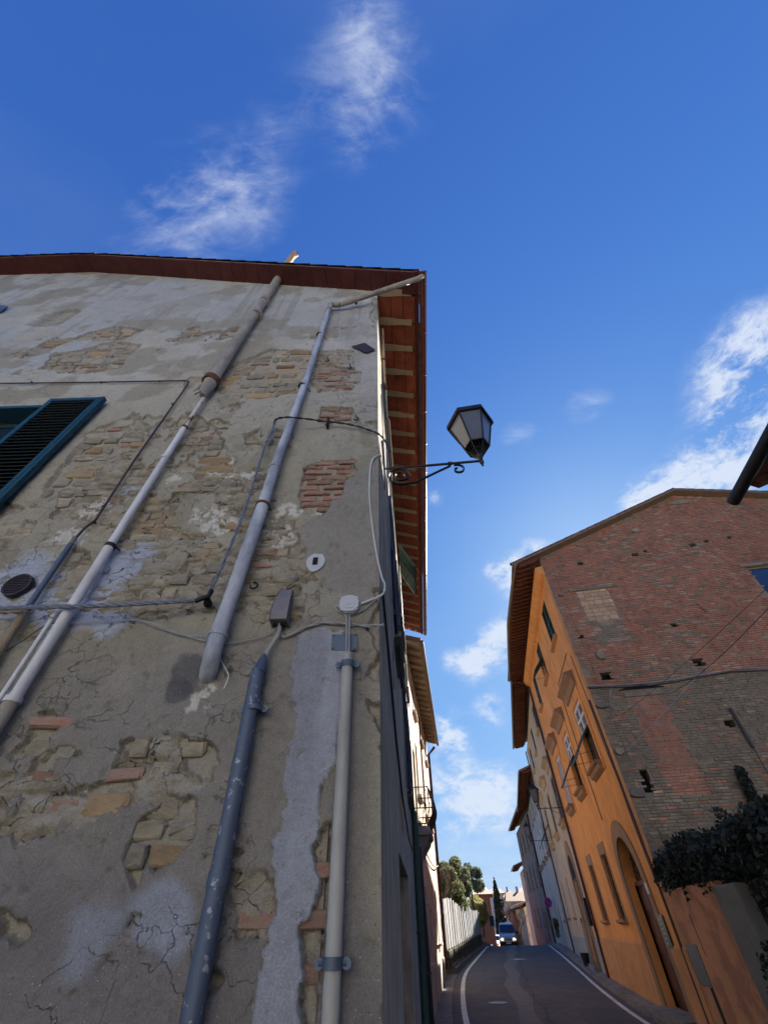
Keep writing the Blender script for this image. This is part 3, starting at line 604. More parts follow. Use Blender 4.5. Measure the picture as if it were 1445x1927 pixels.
# ---- street wall of the old house
EL=12.75
fe_holes=[(1.75,4.0,-.45,2.06),(2.42,3.05,2.28,2.72),(1.35,2.25,7.7,9.3),(2.1,3.1,4.1,6.05),(4.0,5.0,5.5,7.3),(5.6,6.6,3.2,5.0),(8.2,9.2,3.2,5.0),(7.2,8.2,7.0,8.8),(10.2,11.2,6.8,8.6),(9.,10.,-.3,2.1)]
mb=wall_holes(FE,0.,EL,-.6,10.3,fe_holes,depth=.22,top=None)
sw=obj('street_wall',mb,'side_plaster',house)
mb=MB(); mb.quad(FE.p(0,-.24,-.6),FE.p(EL,-.24,-.6),FE.p(EL,-.24,10.2),FE.p(0,-.24,10.2)); obj('window_interior',mb,'interior_dark',house)
# back and far walls so that the house is a closed body
mb=MB(); B1=FE.p(EL,0,0)
mb.quad(FE.p(EL,0,-.6),FE.p(EL,-7,-.6),FE.p(EL,-7,12.8),FE.p(EL,0,10.4)); mb.quad(FE.p(EL,-7,-.6),FE.p(EL,-14,-.6),FE.p(EL,-14,10.6),FE.p(EL,-7,12.8)); obj('rear_wall',mb,'side_plaster',house)
# shutters, frames on the street wall
def leaf(fr,u0,u1,z0,z1,o,mt,parent,th=.045,n=10,out=1,name='shutter'):
    mb=MB(); f=.07
    mb.box(fr,u0,u0+f,o,o+out*th,z0,z1); mb.box(fr,u1-f,u1,o,o+out*th,z0,z1)
    for zz in (z0,(z0+z1)/2-f/2,z1-f): mb.box(fr,u0+f,u1-f,o+out*.003,o+out*(th-.003),zz,zz+f)
    k=int((z1-z0)/.075)
    for i in range(k):
        zz=z0+f+(z1-z0-2*f)*i/k
        mb.add([fr.p(u0+f,o+out*.005,zz+.05),fr.p(u1-f,o+out*.005,zz+.05),fr.p(u1-f,o+out*(th-.005),zz),fr.p(u0+f,o+out*(th-.005),zz),
                fr.p(u0+f,o+out*.005,zz+.06),fr.p(u1-f,o+out*.005,zz+.06),fr.p(u1-f,o+out*(th-.005),zz+.01),fr.p(u0+f,o+out*(th-.005),zz+.01)],[(0,1,2,3),(4,5,6,7),(3,2,6,7),(0,1,5,4)])
    return obj(name,mb,mt,parent)
def window_frame(fr,u0,u1,z0,z1,o,mt,parent,glass='glass_dark',inn=-1,mull=1,name='window'):
    mb=MB(); f=.055; a,b=o,o+inn*.05
    mb.box(fr,u0,u0+f,a,b,z0,z1); mb.box(fr,u1-f,u1,a,b,z0,z1); mb.box(fr,u0+f,u1-f,a,b,z0,z0+f); mb.box(fr,u0+f,u1-f,a,b,z1-f,z1)
    if mull: c=(u0+u1)/2; mb.box(fr,c-.03,c+.03,a,b,z0+f,z1-f); mb.box(fr,u0+f,c-.03,a-inn*.004,b,z0+(z1-z0)*.62,z0+(z1-z0)*.62+.03); mb.box(fr,c+.03,u1-f,a-inn*.004,b,z0+(z1-z0)*.62,z0+(z1-z0)*.62+.03)
    w=obj(name,mb,mt,parent)
    g=MB(); g.box(fr,u0+f*.5,u1-f*.5,a+inn*.02,a+inn*.03,z0+f*.5,z1-f*.5); obj('pane',g,glass,w); return w
def sill(fr,u0,u1,z,out,parent,mt='kerb_stone',d=.16,h=.07):
    mb=MB(); mb.box(fr,u0,u1,-out*.0,out*d,z-h,z); return obj('sill',mb,mt,parent,bevel=.008)
for (a,b,c,d,mt) in [(1.35,2.25,7.7,9.3,'shutter_green'),(2.1,3.1,4.1,6.05,'shutter_blue'),(5.6,6.6,3.2,5.0,'shutter_blue'),(8.2,9.2,3.2,5.0,'shutter_blue'),(7.2,8.2,7.0,8.8,'shutter_green'),(10.2,11.2,6.8,8.6,'shutter_green')]:
    w=window_frame(FE,a,b,c,d,-.12,'white_paint',house); l=(b-a)*.5
    leaf(FE,a-l,a-.01,c-.03,d+.03,.02,mt,w); leaf(FE,b+.01,b+l,c-.03,d+.03,.02,mt,w); sill(FE,a-.08,b+.08,c,1,w,d=.10)
# upper window with its shutter propped outward
w=window_frame(FE,4.0,5.0,5.5,7.3,-.12,'white_paint',house); sill(FE,3.92,5.08,5.5,1,w,d=.1)
mb=MB(); o0,z0,o1,z1=.10,7.2,.38,6.62
for u0_,u1_ in ((4.0,4.48),(4.52,5.0)):
    for (ua,ub) in ((u0_,u0_+.05),(u1_-.05,u1_)): mb.sprism(FE,[(o0,z0),(o0+.035,z0+.02),(o1+.035,z1+.02),(o1,z1)],ua,ub)
    for i in range(14):
        t=i/13; oo=o0+(o1-o0)*t; zz=z0+(z1-z0)*t; mb.sprism(FE,[(oo,zz),(oo+.04,zz),(oo+.045,zz-.01),(oo+.005,zz-.012)],u0_+.05,u1_-.05)
obj('awning_shutter',mb,'shutter_green',w); mb=MB(); mb.tube([FE.p(4.1,.1,6.3),FE.p(4.1,o1,z1)],.008,6); mb.tube([FE.p(4.9,.1,6.3),FE.p(4.9,o1,z1)],.008,6); obj('stay_bar',mb,'black_iron',w)
window_frame(FE,2.42,3.05,2.28,2.72,-.12,'black_iron',house,mull=0)
for (a,b,zt) in ((1.75,4.0,2.06),(9.,10.,2.1)):
    mb=MB(); mb.box(FE,a,b,-.20,-.16,-.45,zt); dr=obj('door',mb,'door_red_brown',house); mb=MB(); mb.tube([FE.p(b-.1,-.15,.6),FE.p(b-.1,-.11,.6),FE.p(b-.2,-.11,.6)],.01,6); obj('handle',mb,'black_iron',dr)
# ---- roof: deck, verge, eaves
def L1P(u,y,z): return FW.p(u,y,z)
fe_dir=FE.a
def rp(u,s,dz=0.):  # point on the roof underside: u = distance from street wall (to the left), s along the street
    zz=roofz(max(u,-2)) if u>=0 else ROOFZ+PIT*u
    return FE.P+FE.a*s+FW.a*u+Vector((0,0,zz+dz))
EO=.80; VG=-.36
mb=MB(); segs=[-EO,0,RIDGE,RIDGE*2+.7]
for a,b in zip(segs,segs[1:]):
    for (z0,z1) in ((.055,.10),):
        P=[rp(a,VG,z0),rp(b,VG,z0),rp(b,EL+.1,z0),rp(a,EL+.1,z0),rp(a,VG,z1),rp(b,VG,z1),rp(b,EL+.1,z1),rp(a,EL+.1,z1)]
        mb.add(P,[(0,1,2,3),(4,5,6,7),(0,1,5,4),(1,2,6,5),(2,3,7,6),(3,0,4,7)])
roof=obj('roof',mb,'roof_clay',house)
# clay verge slabs (painted dark red) under the gable overhang
u=-EO+.02
while u<RIDGE*2:
    w=.30; t=.05+rnd(-.004,.004); g=.004; a,b=u,min(u+w-.006,RIDGE*2.0)
    if a<RIDGE<b: b=RIDGE
    mb=MB(); P=[rp(a,VG-.005+rnd(-.004,.004),t-.05),rp(b,VG-.005,t-.05),rp(b,.02,t-.05),rp(a,.02,t-.05)]; P+= [p+Vector((0,0,.05)) for p in P]
    mb.add(P,[(0,1,2,3),(4,5,6,7),(0,1,5,4),(1,2,6,5),(2,3,7,6),(3,0,4,7)]); obj('verge_slab',mb,'painted_red_brown',roof); u=b+.006
# clay tiles: curved covers along the verge, running from eave to ridge
def tile_mesh():
    mb=MB(); n=8; L=.46
    V=[]
    for j,(x,r) in enumerate(((0,.095),(L,.075))):
        for k in range(n+1): a=math.pi*k/n; V.append((x,math.cos(a)*r,math.sin(a)*r*.8))
        for k in range(n+1): a=math.pi*k/n; V.append((x,math.cos(a)*(r-.014),math.sin(a)*(r-.014)*.8))
    m_=n+1; F=[]
    for k in range(n): F+=[(k,k+1,2*m_+k+1,2*m_+k),(m_+k,3*m_+k,3*m_+k+1,m_+k+1),(k,m_+k,m_+k+1,k+1),(2*m_+k,2*m_+k+1,3*m_+k+1,3*m_+k)]
    mb.add(V,F); return mesh_of('roof_tile',mb,'roof_clay',True)
TM=tile_mesh()
def orient(o,xd,zd=Vector((0,0,1))):
    x=xd.normalized(); y=zd.cross(x).normalized(); z=x.cross(y); o.rotation_euler=Matrix(((x.x,y.x,z.x),(x.y,y.y,z.y),(x.z,y.z,z.z))).to_euler()
for row in range(3):
    u=-EO-.03
    while u<RIDGE-.2:
        p=rp(u,VG+.05+row*.21,.10+rnd(0,.012)); t=inst('roof_tile',TM,roof,p); orient(t,(rp(u+1,0)-rp(u,0))+Vector((0,0,rnd(.01,.05)))); u+=.36
    u=RIDGE
    while u<RIDGE+3 and row==0:
        p=rp(u+.4,VG+.05,.10); t=inst('roof_tile',TM,roof,p); orient(t,(rp(u,0)-rp(u+1,0))+Vector((0,0,.03))); u+=.36
for k in range(40):   # lower row along the street eave
    p=rp(-EO-.03,.45+k*.21+.2,.10); 
    if k*.21<EL-.8: t=inst('roof_tile',TM,roof,p); orient(t,(rp(1,0)-rp(0,0)))
# rafters and terracotta soffit tiles
def rafter_mesh():
    mb=MB(); L=.70; n=10; V=[];W=.042
    for i in range(n+1):
        x=L*i/n; W=.066+.010*math.sin(x*8.5); zb=-.085+.018*math.sin(x/L*6.0)*(.4+x/L)+(.03 if i==n else 0)
        V+=[(-W,x,0),(W,x,0),(W*.95,x,zb),(-W*.95+.012*math.sin(x*9),x,zb)]
    F=[(i*4+k,i*4+(k+1)%4,(i+1)*4+(k+1)%4,(i+1)*4+k) for i in range(n) for k in range(4)]+[(0,1,2,3),(n*4,n*4+3,n*4+2,n*4+1)]
    mb.add(V,F); return mesh_of('rafter',mb,'rafter_wood')
RM=rafter_mesh(); dwn=(rp(-1,0)-rp(0,0))
sofm=MB(); sofm.add([(-.125,-.24,0),(.125,-.24,0),(.125,.24,0),(-.125,.24,0),(-.125,-.24,.03),(.125,-.24,.03),(.125,.24,.03),(-.125,.24,.03)],[(0,1,2,3),(4,5,6,7),(0,1,5,4),(1,2,6,5),(2,3,7,6),(3,0,4,7)])
SFM=mesh_of('soffit_tile',sofm,'soffit_terracotta')
s=.02; k=0
while s<EL:
    r=inst('rafter',RM,roof,rp(.0,s,.0)); y=dwn.normalized(); x=FE.a; zz=x.cross(y); r.rotation_euler=Matrix(((x.x,y.x,zz.x),(x.y,y.y,zz.y),(x.z,y.z,zz.z))).to_euler()
    r.rotation_euler.rotate_axis('Y',rnd(-.04,.04)); r.rotation_euler.rotate_axis('Z',rnd(-.02,.02))
    for j in range(3):
        t=inst('soffit_tile',SFM,roof,rp(-.13-j*.245,s+.27,.012+rnd(-.006,.006))); yy=FE.a; xx=dwn.normalized(); zq=xx.cross(yy); t.rotation_euler=Matrix(((xx.x,yy.x,zq.x),(xx.y,yy.y,zq.y),(xx.z,yy.z,zq.z))).to_euler()
    s+=.54; k+=1
# board behind gutter and gutter
mb=MB(); 
def bxs(a,b,z0,z1,s0=VG,s1=EL+.1):
    P=[FE.p(s0,a,z0),FE.p(s1,a,z0),FE.p(s1,b,z0),FE.p(s0,b,z0),FE.p(s0,a,z1),FE.p(s1,a,z1),FE.p(s1,b,z1),FE.p(s0,b,z1)]
    mb.add(P,[(0,1,2,3),(4,5,6,7),(0,1,5,4),(1,2,6,5),(2,3,7,6),(3,0,4,7)])
bxs(.715,.80,10.06,10.20); obj('eaves_board',mb,'painted_red_brown',roof)
def gutter(fr,u0,u1,o,z,r,mt,parent,out=1,n=8,brk=.9,label=None):
    mb=MB(); V=[]
    for u in (u0,u1):
        for k in range(n+1): a=math.pi*k/n; V.append(fr.p(u,o+r*math.cos(a)*out,z-r*math.sin(a)))
        for k in range(n+1): a=math.pi*k/n; V.append(fr.p(u,o+(r-.006)*math.cos(a)*out,z+.0-(r-.006)*math.sin(a)))
    q=n+1; F=[]
    for k in range(n): F+=[(k,k+1,2*q+k+1,2*q+k),(q+k,3*q+k,3*q+k+1,q+k+1),(k,q+k,q+k+1,k+1),(2*q+k,2*q+k+1,3*q+k+1,3*q+k)]
    F+=[(0,2*q,3*q,q),(n,q+n,3*q+n,2*q+n)]
    mb.add(V,F); mb.add([V[i] for i in range(q)],[tuple(range(q))]); mb.add([V[2*q+i] for i in range(q)],[tuple(range(q))])
    mb.tube([fr.p(u0,o+r*out,z+.004),fr.p(u1,o+r*out,z+.004)],.008,6)
    g=obj('rain_gutter',mb,mt,parent,smooth=True,label=label)
    if brk:
        u=u0+.2
        while u<u1:
            b=MB(); b.tube([fr.p(u,o+(r+.006)*math.cos(math.pi*k/8)*out,z+.006-(r+.006)*math.sin(math.pi*k/8)) for k in range(9)],.006,5); obj('gutter_bracket',b,'black_iron' if mt!='gutter_red_brown' else mt,g); u+=brk
    return g
gutter(FE,VG-.02,EL+.05,.875,10.03,.065,'gutter_red_brown',roof)
# ============================================================ FITTINGS ON THE GABLE WALL (o negative = toward the viewer)
def fw(x,y,o=-.05): return FW.at(x,y,o)
def clampring(parent,p,ax,r,mt='rust',w=.03,lug=None,fr=FW):
    mb=MB(); mb.ring(p,ax,r,w,16,.006)
    if lug:
        s=fr.a; 
        for sg in (-1,1):
            q=Vector(p)+s*sg*(r+.02)+Vector((0,.0,0)); mb.tube([q+Vector((0,-.004,0)),q+Vector((0,.01,0))],.018,8)
            mb.tube([Vector(p)+s*sg*r,q],.009,6)
    return obj('pipe_clamp',mb,mt,parent,smooth=True)
# --- flue pipe down from the roof
t=thing('flue_pipe',fw(400,712,-.07),'thick grey flue pipe with collars climbing the gable wall and out through the roof','pipe')
a,b=fw(521,528,-.10),fw(399,714,-.10); ax=(b-a)
mb=MB(); mb.tube([a+Vector((0,0,.1)),b],.075,16); obj('pipe_run',mb,'old_fibre_pipe',t,smooth=True)
for (x,y) in ((497,567),(484,592)):
    p=fw(x,y,-.10); mb=MB(); mb.ring(p,ax,.078,.05,16,.014); obj('collar',mb,'old_fibre_pipe',t,smooth=True)
mb=MB(); mb.ring(fw(397,717,-.10),ax,.08,.10,16,.018); obj('collar',mb,'rust',t,smooth=True,label='dark rusted lower collar')
mb=MB(); c=fw(396,720,-.10); d=fw(381,744,-.09); mb.tube([c,c.lerp(d,.5),d],[.078,.068,.035],14); obj('reducer',mb,'old_fibre_pipe',t,smooth=True)
mb=MB(); mb.tube([fw(392,736,-.03),fw(380,735,-.12),fw(366,742,-.16)],.006,5); obj('tie_wire',mb,'dark_wire',t)
c0=fw(524,519,-.12); c1=fw(550,482,-.12); ex=Vector((.10,-.05,.10))
mb=MB(); mb.tube([c0,c1,c1+ex*.4+Vector((0,0,.03)),c1+ex],.075,14); mb.tube([c1+ex*.98,c1+ex*1.04],.05,12,mi=1)
obj('chimney_elbow',mb,['pipe_sunlit_tone','interior_dark'],t,smooth=True)
# --- thin white pipe below it
t=thing('waste_pipe',fw(20,1326,-.05),'long thin white plastic pipe with rusty top running down from the flue collar','pipe')
def run(name,pts,r,mt,o,parent=None,seg=12,label=None):
    mb=MB(); P=[fw(x,y,o) for x,y in pts]; mb.tube(P,r,seg); return obj(name,mb,mt,parent,smooth=True,label=label)
run('pipe_run',[(383,750),(347,805)],.024,'rusted_white',-.06,t,label='rusty flaking upper length')
run('pipe_run',[(347,805),(207,1027)],.030,'pvc_white',-.06,t)
run('pipe_run',[(207,1027),(24,1320)],.034,'pvc_white',-.062,t)
run('pipe_run',[(24,1318),(-40,1418)],.039,'old_fibre_pipe',-.062,t,label='beige lower length')
ax=fw(207,1027,-.06)-fw(24,1320,-.06)
for (x,y,m_,r) in ((347,805,'rust',.028),(310,862,'pvc_white',.031),(207,1028,'black_iron',.034),(24,1318,'pvc_white',.040)): clampring(t,fw(x,y,-.061),ax,r,m_)
mb=MB(); mb.tube([fw(207,1028,-.06)+Vector((.03,0,0)),fw(226,1036,0.0)],.006,5); mb.tube([fw(207,1028,-.06),fw(196,1027,0.0)],.006,5); obj('wall_hook',mb,'black_iron',t)
t2=thing('overflow_pipe',fw(60,1230,-.05),'slim white pipe parallel to the long white pipe at the left edge','pipe')
run('pipe_run',[(97,1166),(-10,1330)],.014,'pvc_white',-.05,t2); run('pipe_run',[(98,1163),(112,1148)],.018,'pvc_white',-.05,t2)
# --- main rain downpipe
t=thing('rain_downpipe',fw(520,900,-.06),'pale blue white rain downpipe running down the gable wall from the gutter corner','pipe')
e0=FE.p(-.30,.86,9.97); e1=fw(640,573,-.10); e2=fw(622,573,-.09)
mb=MB(); mb.tube([e0+Vector((0,.0,.06)),e0,e0+(e1-e0)*.06-Vector((0,0,.05)),e1,],.045,14); obj('sloping_pipe',mb,'old_fibre_pipe',t,smooth=True,label='beige sloping length under the eaves')
mb=MB(); mb.tube([e1,e1.lerp(e2,.6),e2,fw(619,583,-.085)],.048,14); obj('elbow',mb,'old_fibre_pipe',t,smooth=True)
clampring(t,fw(669,567,-.10),e1-e0,.046,'rust')
run('pipe_run',[(620,578),(576,715)],.038,'pvc_blue_white',-.08,t,14); run('pipe_run',[(576,715),(517,880)],.042,'pvc_blue_white',-.08,t,14); run('pipe_run',[(517,880),(494,953)],.046,'pvc_blue_white',-.082,t,14)
run('pipe_run',[(494,953),(410,1196)],.049,'pvc_blue_white',-.085,t,14)
mb=MB(); mb.tube([fw(410,1194,-.085),fw(402,1222,-.085),fw(397,1244,-.078),fw(394,1258,-.05),fw(392,1270,-.01),fw(391,1276,.05)],.051,14); obj('elbow',mb,'pvc_blue_white',t,smooth=True)
ax=fw(576,715,-.08)-fw(494,953,-.08)
for (x,y,m_,r) in ((601,630,'rust',.042),(569,727,'black_iron',.045),(517,880,'pvc_blue_white',.048),(495,951,'rust',.052),(410,1196,'pvc_blue_white',.053)): clampring(t,fw(x,y,-.082),ax,r,m_,.022)
for (x,y) in ((601,630),(569,727),(495,951)):
    mb=MB(); mb.tube([fw(x,y,-.08)+Vector((.04,0,0)),fw(x+15,y+10,.0)],.006,5); obj('wall_hook',mb,'rust',t)
# --- blue grey steel riser
t=thing('steel_riser_pipe',fw(360,1927,-.06),'mottled dark blue grey steel pipe with a taped top, rising mid wall','pipe')
run('pipe_run',[(486,1262),(357,1935),(330,2075)],.040,'metal_blue_grey',-.06,t,16)
mb=MB(); mb.tube([fw(498,1232,-.05),fw(494,1245,-.055),fw(487,1266,-.06)],[.012,.026,.042],12); obj('taped_top',mb,'plate_blue_grey',t,smooth=True)
clampring(t,fw(478,1335,-.06),fw(486,1262)-fw(357,1935),.041,'plate_blue_grey',.022,lug=1)
clampring(t,fw(411,1655,-.06),fw(486,1262)-fw(357,1935),.039,'metal_blue_grey',.05)
# --- pale conduit
t=thing('cable_conduit',fw(621,1927,-.05),'pale grey conduit standing straight up the wall near the corner','pipe')
run('pipe_run',[(654,1243),(621,1935),(616,2070)],.032,'conduit_grey',-.055,t,16); run('pipe_run',[(655,1232),(653,1250)],.027,'conduit_grey',-.055,t,14)
run('cable',[(657.5,1158),(656.5,1236)],.0055,'grey_cable',-.045,t,8); run('cable',[(652.5,1158),(651.5,1236)],.0055,'grey_cable',-.045,t,8)
for (x,y) in ((654,1251),(626,1814)): clampring(t,fw(x,y,-.055),(0,0,1),.033,'plate_blue_grey',.035,lug=1)
# --- junction boxes
def octo(r,n=8,rot=math.pi/8): return [(r*math.cos(2*math.pi*k/n+rot),r*math.sin(2*math.pi*k/n+rot)) for k in range(n)]
t=thing('round_junction_box',fw(657,1140,-.02),'octagonal pale grey junction box above the pale conduit','junction box')
cu,cz=FW.hit(657,1137,-.04)
mb=MB(); mb.prism(FW,[(cu+x,cz+z) for x,z in octo(.072)],0.0,-.04); obj('box_body',mb,'plastic_grey',t,bevel=.003)
mb=MB(); mb.prism(FW,[(cu+x,cz+z) for x,z in octo(.067)],-.04,-.056); 
for k in range(4): a=math.pi/4+k*math.pi/2; mb.box(FW,cu+.064*math.cos(a)-.01,cu+.064*math.cos(a)+.01,-.03,-.052,cz+.064*math.sin(a)-.01,cz+.064*math.sin(a)+.01)
ld=obj('lid',mb,'plastic_grey',t,bevel=.003)
mb=MB(); mb.prism(FW,[(cu+x,cz+z) for x,z in octo(.044)],-.056,-.060); mb.prism(FW,[(cu+x,cz+z) for x,z in octo(.018,12)],-.060,-.063); obj('lid_centre',mb,'plastic_grey',ld)
t=thing('cable_box',fw(530,1150,-.03),'grey tapering plastic cable box with wires leaving its underside','junction box')
cu,cz=FW.hit(532,1137,-.06)
mb=MB(); hh=.135; ww=.055
prof=[(0,-hh),(-.10,-hh),(-.105,-hh*.6),(-.085,hh*.2),(-.03,hh),(0,hh)]
n=len(prof); V=[]
for sx in (-1,1):
    for o_,z_ in prof: wdt=ww*(1-.28*max(0,(z_+hh*.2)/(1.2*hh))); V.append(FW.p(cu+sx*wdt,o_,cz+z_))
mb.add(V,[tuple(range(n)),tuple(range(2*n-1,n-1,-1))]+[(i,(i+1)%n,(i+1)%n+n,i+n) for i in range(n)]); bd=obj('box_body',mb,'plastic_dark_grey',t,bevel=.006)
mb=MB()
for q in (-.6,-.2,.2,.6): mb.tube([FW.p(cu+q*ww,-.05,cz-hh+.004),FW.p(cu+q*ww,-.05,cz-hh-.018)],.008,8)
obj('cable_gland',mb,'black_plastic',bd)
# cables (each one object)
def cable(pts,r,mt,label,cat='cable',o=-.02,twist=0,name='cable',smooth_n=6,group=None):
    P=[]
    ctrl=[fw(*p) if len(p)==3 else fw(p[0],p[1],o) for p in pts]
    n=len(ctrl)
    for i in range(n-1):
        p0=ctrl[max(i-1,0)];p1=ctrl[i];p2=ctrl[i+1];p3=ctrl[min(i+2,n-1)]
        for k in range(smooth_n):
            t_=k/smooth_n; P.append(.5*((2*p1)+(p2-p0)*t_+(2*p0-5*p1+4*p2-p3)*t_**2+(3*p1-p0-3*p2+p3)*t_**3))
    P.append(ctrl[-1]); mb=MB()
    if twist:
        for s_ in range(twist):
            Q_=[]; ln=0
            for i,p in enumerate(P):
                if i: ln+=(P[i]-P[i-1]).length
                tt=(P[min(i+1,len(P)-1)]-P[max(i-1,0)]).normalized(); x=tt.cross(Vector((0,1,0))).normalized(); y=tt.cross(x); a=ln*28+s_*2*math.pi/twist
                Q_.append(p+(x*math.cos(a)+y*math.sin(a))*r*1.05)
            mb.tube(Q_,r,6)
    else: mb.tube(P,r,6)
    return tag(obj(name,mb,mt,smooth=True),label,cat,group)
cable([(-30,1146,-.12),(60,1143,-.12),(180,1140,-.12),(290,1134,-.12),(372,1129,-.10)],.0085,'silver_cable','thick twisted cable bundle crossing the lower left wall to a bracket',twist=3,smooth_n=40)
cable([(395,1114,-.10),(420,1060,-.09),(460,960,-.08),(500,835,-.07),(508,822,-.06)],.007,'silver_cable','twisted pale blue cable slanting up beside the rain downpipe',twist=2,smooth_n=40)
cable([(516,800,-.07),(519,789,-.10),(540,785,-.16),(575,788,-.13),(613,793,-.07),(660,799,-.05),(705,813,-.04),(722,826,-.05),(734,850,-.15)],.006,'dark_wire','dark cable bundle arching over the downpipe toward the corner',twist=2,smooth_n=16)
t=thing('cable_anchor',fw(385,1125,-.05),'black dead end clamp on a wall bracket holding the twisted cable','cable clamp')
mb=MB(); mb.tube([fw(368,1131,-.10),fw(392,1122,-.11),fw(398,1112,-.10)],.017,8); obj('clamp_body',mb,'black_plastic',t,smooth=True)
mb=MB(); mb.tube([fw(390,1128,-.09),fw(391,1136,-.05),fw(391,1136,0.02)],[.02,.028,.028],10); obj('insulator',mb,'black_plastic',t,smooth=True)
t=thing('cable_splice',fw(510,815,-.06),'bunched splice where the pale cable meets the dark arching cable','cable splice')
mb=MB()
for k in range(4): mb.tube([fw(503+k*2,830,-.07),fw(508+k*2,812,-.08+k*.006),fw(514+k,800,-.07),fw(519+k,788,-.09)],.006,6)
obj('wire_strands',mb,'silver_cable',t,smooth=True); mb=MB(); mb.tube([fw(505,824,-.07),fw(511,812,-.07)],.017,8); obj('splice_sleeve',mb,'plastic_dark_grey',t)
t=thing('cable_bracket',fw(615,797,-.03),'small dark cable bracket screwed into the plaster right of the downpipe','bracket')
mb=MB(); mb.box(FW,FW.hit(618,800)[0]-.012,FW.hit(618,800)[0]+.012,-.06,0,FW.hit(615,805)[1]-.03,FW.hit(615,795)[1]+.02); obj('bracket_plate',mb,'black_plastic',t,bevel=.003)
cable([(655,1168),(640,1146),(632,1140),(636,1150),(656,1157),(683,1148),(705,1130),(720,1118)],.0045,'grey_cable','thin grey wire looping under the octagonal box toward the corner')
cable([(715,855),(703,862),(697,880),(695,930),(700,985),(708,1040),(718,1085),(724,1100),(720,1118),(700,1128),(680,1136)],.0075,'pvc_white','white cable drooping beside the corner down to the octagonal box',smooth_n=8)
cable([(722,1176),(690,1178),(650,1174),(610,1172),(590,1176),(563,1186),(540,1198),(528,1193),(524,1178),(534,1166)],.005,'grey_cable','grey wires from the cable box to the corner, looped and stapled',twist=2,smooth_n=10)
cable([(522,1182),(500,1196),(460,1206),(425,1211),(380,1205),(330,1190),(265,1168),(200,1170),(160,1172),(105,1172)],.0038,'grey_cable','thin grey wire sagging left from the cable box across the wall')
cable([(265,1168),(300,1182),(345,1196),(395,1197)],.003,'grey_cable','second thin wire ending behind the downpipe')
cable([(418,1210),(414,1236),(424,1258),(430,1272),(424,1290),(421,1296)],.003,'pvc_white','loose white wire end dangling by the downpipe elbow',o=-.03)
cable([(524,1168),(526,1185),(520,1200),(506,1222),(498,1240)],.012,'grey_cable','thick grey cable from the cable box into the steel riser',o=-.045)
cable([(105,1172),(80,1180),(40,1208),(-10,1238)],.0035,'dark_wire','thin dark wire sloping to the left edge below the white pipes')
# purple conduit round the window
t=thing('purple_conduit',fw(355,717,-.03),'thin dark purple conduit turning a corner right of the shuttered window','pipe')
mb=MB(); mb.tube([fw(-60,722,-.03),fw(180,719,-.03),fw(349,716,-.03),fw(355,718,-.03),fw(352,725,-.03),fw(250,870,-.03),fw(195,955,-.03),fw(180,978,-.05),fw(160,993,-.035),fw(140,1015,-.035)],.010,8); obj('conduit_run',mb,'purple_conduit',t,smooth=True)
for (x,y) in ((325,760),(195,953),(178,983),(60,719),(190,719),(300,717)):
    mb=MB(); mb.ring(fw(x,y,-.03),(fw(200,945)-fw(250,870)) if y>730 else Vector((1,0,0)),.011,.012,8,.004); obj('clip',mb,'purple_conduit',t)
run('lower_conduit',[(141,1012),(133,1025)],.018,'plastic_dark_grey',-.035,t); run('lower_conduit',[(133,1024),(54,1141)],.020,'plate_blue_grey',-.04,t)
t=thing('corrugated_hose',fw(0,1210,-.04),'ribbed beige hose at the left edge under the twisted cable','hose')
P=[];a,b=fw(52,1144,-.04),fw(-25,1262,-.05); n=70; mb=MB(); mb.tube([a.lerp(b,k/n) for k in range(n+1)],[.028 if k%2 else .023 for k in range(n+1)],12); obj('ribbed_tube',mb,'corrugated_beige',t,smooth=True)
# wall vent
t=thing('wall_vent',fw(37,1105,-.02),'round dark slatted vent set in bluish mortar at the left','vent')
cu,cz=FW.hit(37,1105); r=.095
mb=MB(); n=22
V=[FW.p(cu+rr*math.cos(2*math.pi*k/n),o,cz+rr*math.sin(2*math.pi*k/n)) for rr,o in ((r,.0),(r,-.035),(r*.86,-.035),(r*.86,-.02)) for k in range(n)]
mb.add(V,[(j*n+k,j*n+(k+1)%n,(j+1)*n+(k+1)%n,(j+1)*n+k) for j in range(3) for k in range(n)]); obj('rim',mb,'vent_dark',t)
mb=MB(); mb.prism(FW,[(cu+r*.86*math.cos(2*math.pi*k/n),cz+r*.86*math.sin(2*math.pi*k/n)) for k in range(n)],-.004,-.012); obj('back_plate',mb,'interior_dark',t)
for k in range(11):
    zz=-r*.78+k*r*.156; w=math.sqrt(max(r*r*.74-zz*zz,0)); mb=MB(); mb.box(FW,cu-w,cu+w,-.016,-.032,cz+zz-.0035,cz+zz+.0035); obj('slat',mb,'vent_dark',t)
# plates, hooks, patch
def plate(name,pts,o,th,mt,label,cat):
    P=[FW.hit(x,y,o) for x,y in pts]; mb=MB(); mb.prism(FW,P,o,o-th); e=thing(name,FW.p(P[0][0],o,P[0][1]),label,cat); obj('sheet',mb,mt,e)
    mb=MB()
    for u,z in P: c=(sum(p[0] for p in P)/4,sum(p[1] for p in P)/4); uu=u+(c[0]-u)*.14; zz=z+(c[1]-z)*.14; mb.prism(FW,[(uu+x,zz+y_) for x,y_ in octo(.006)],o-th,o-th-.003)
    obj('screws',mb,'black_iron',e); return e
plate('metal_plate',[(625,1195),(673,1194),(671,1225),(623,1224)],-.012,.004,'plate_blue_grey','blue grey metal plate screwed to the wall behind the pale conduit','plate')
plate('sheet_metal_flap',[(661,652),(686,645),(706,658),(690,664)],-.02,.006,'vent_dark','small dark tilted sheet metal piece below the gutter corner','plate')
plate('window_bracket_plate',[(-20,580),(0,574),(15,577),(0,588)],-.03,.01,'plate_blue_grey','small blue grey plate at the left edge under the roof','plate')
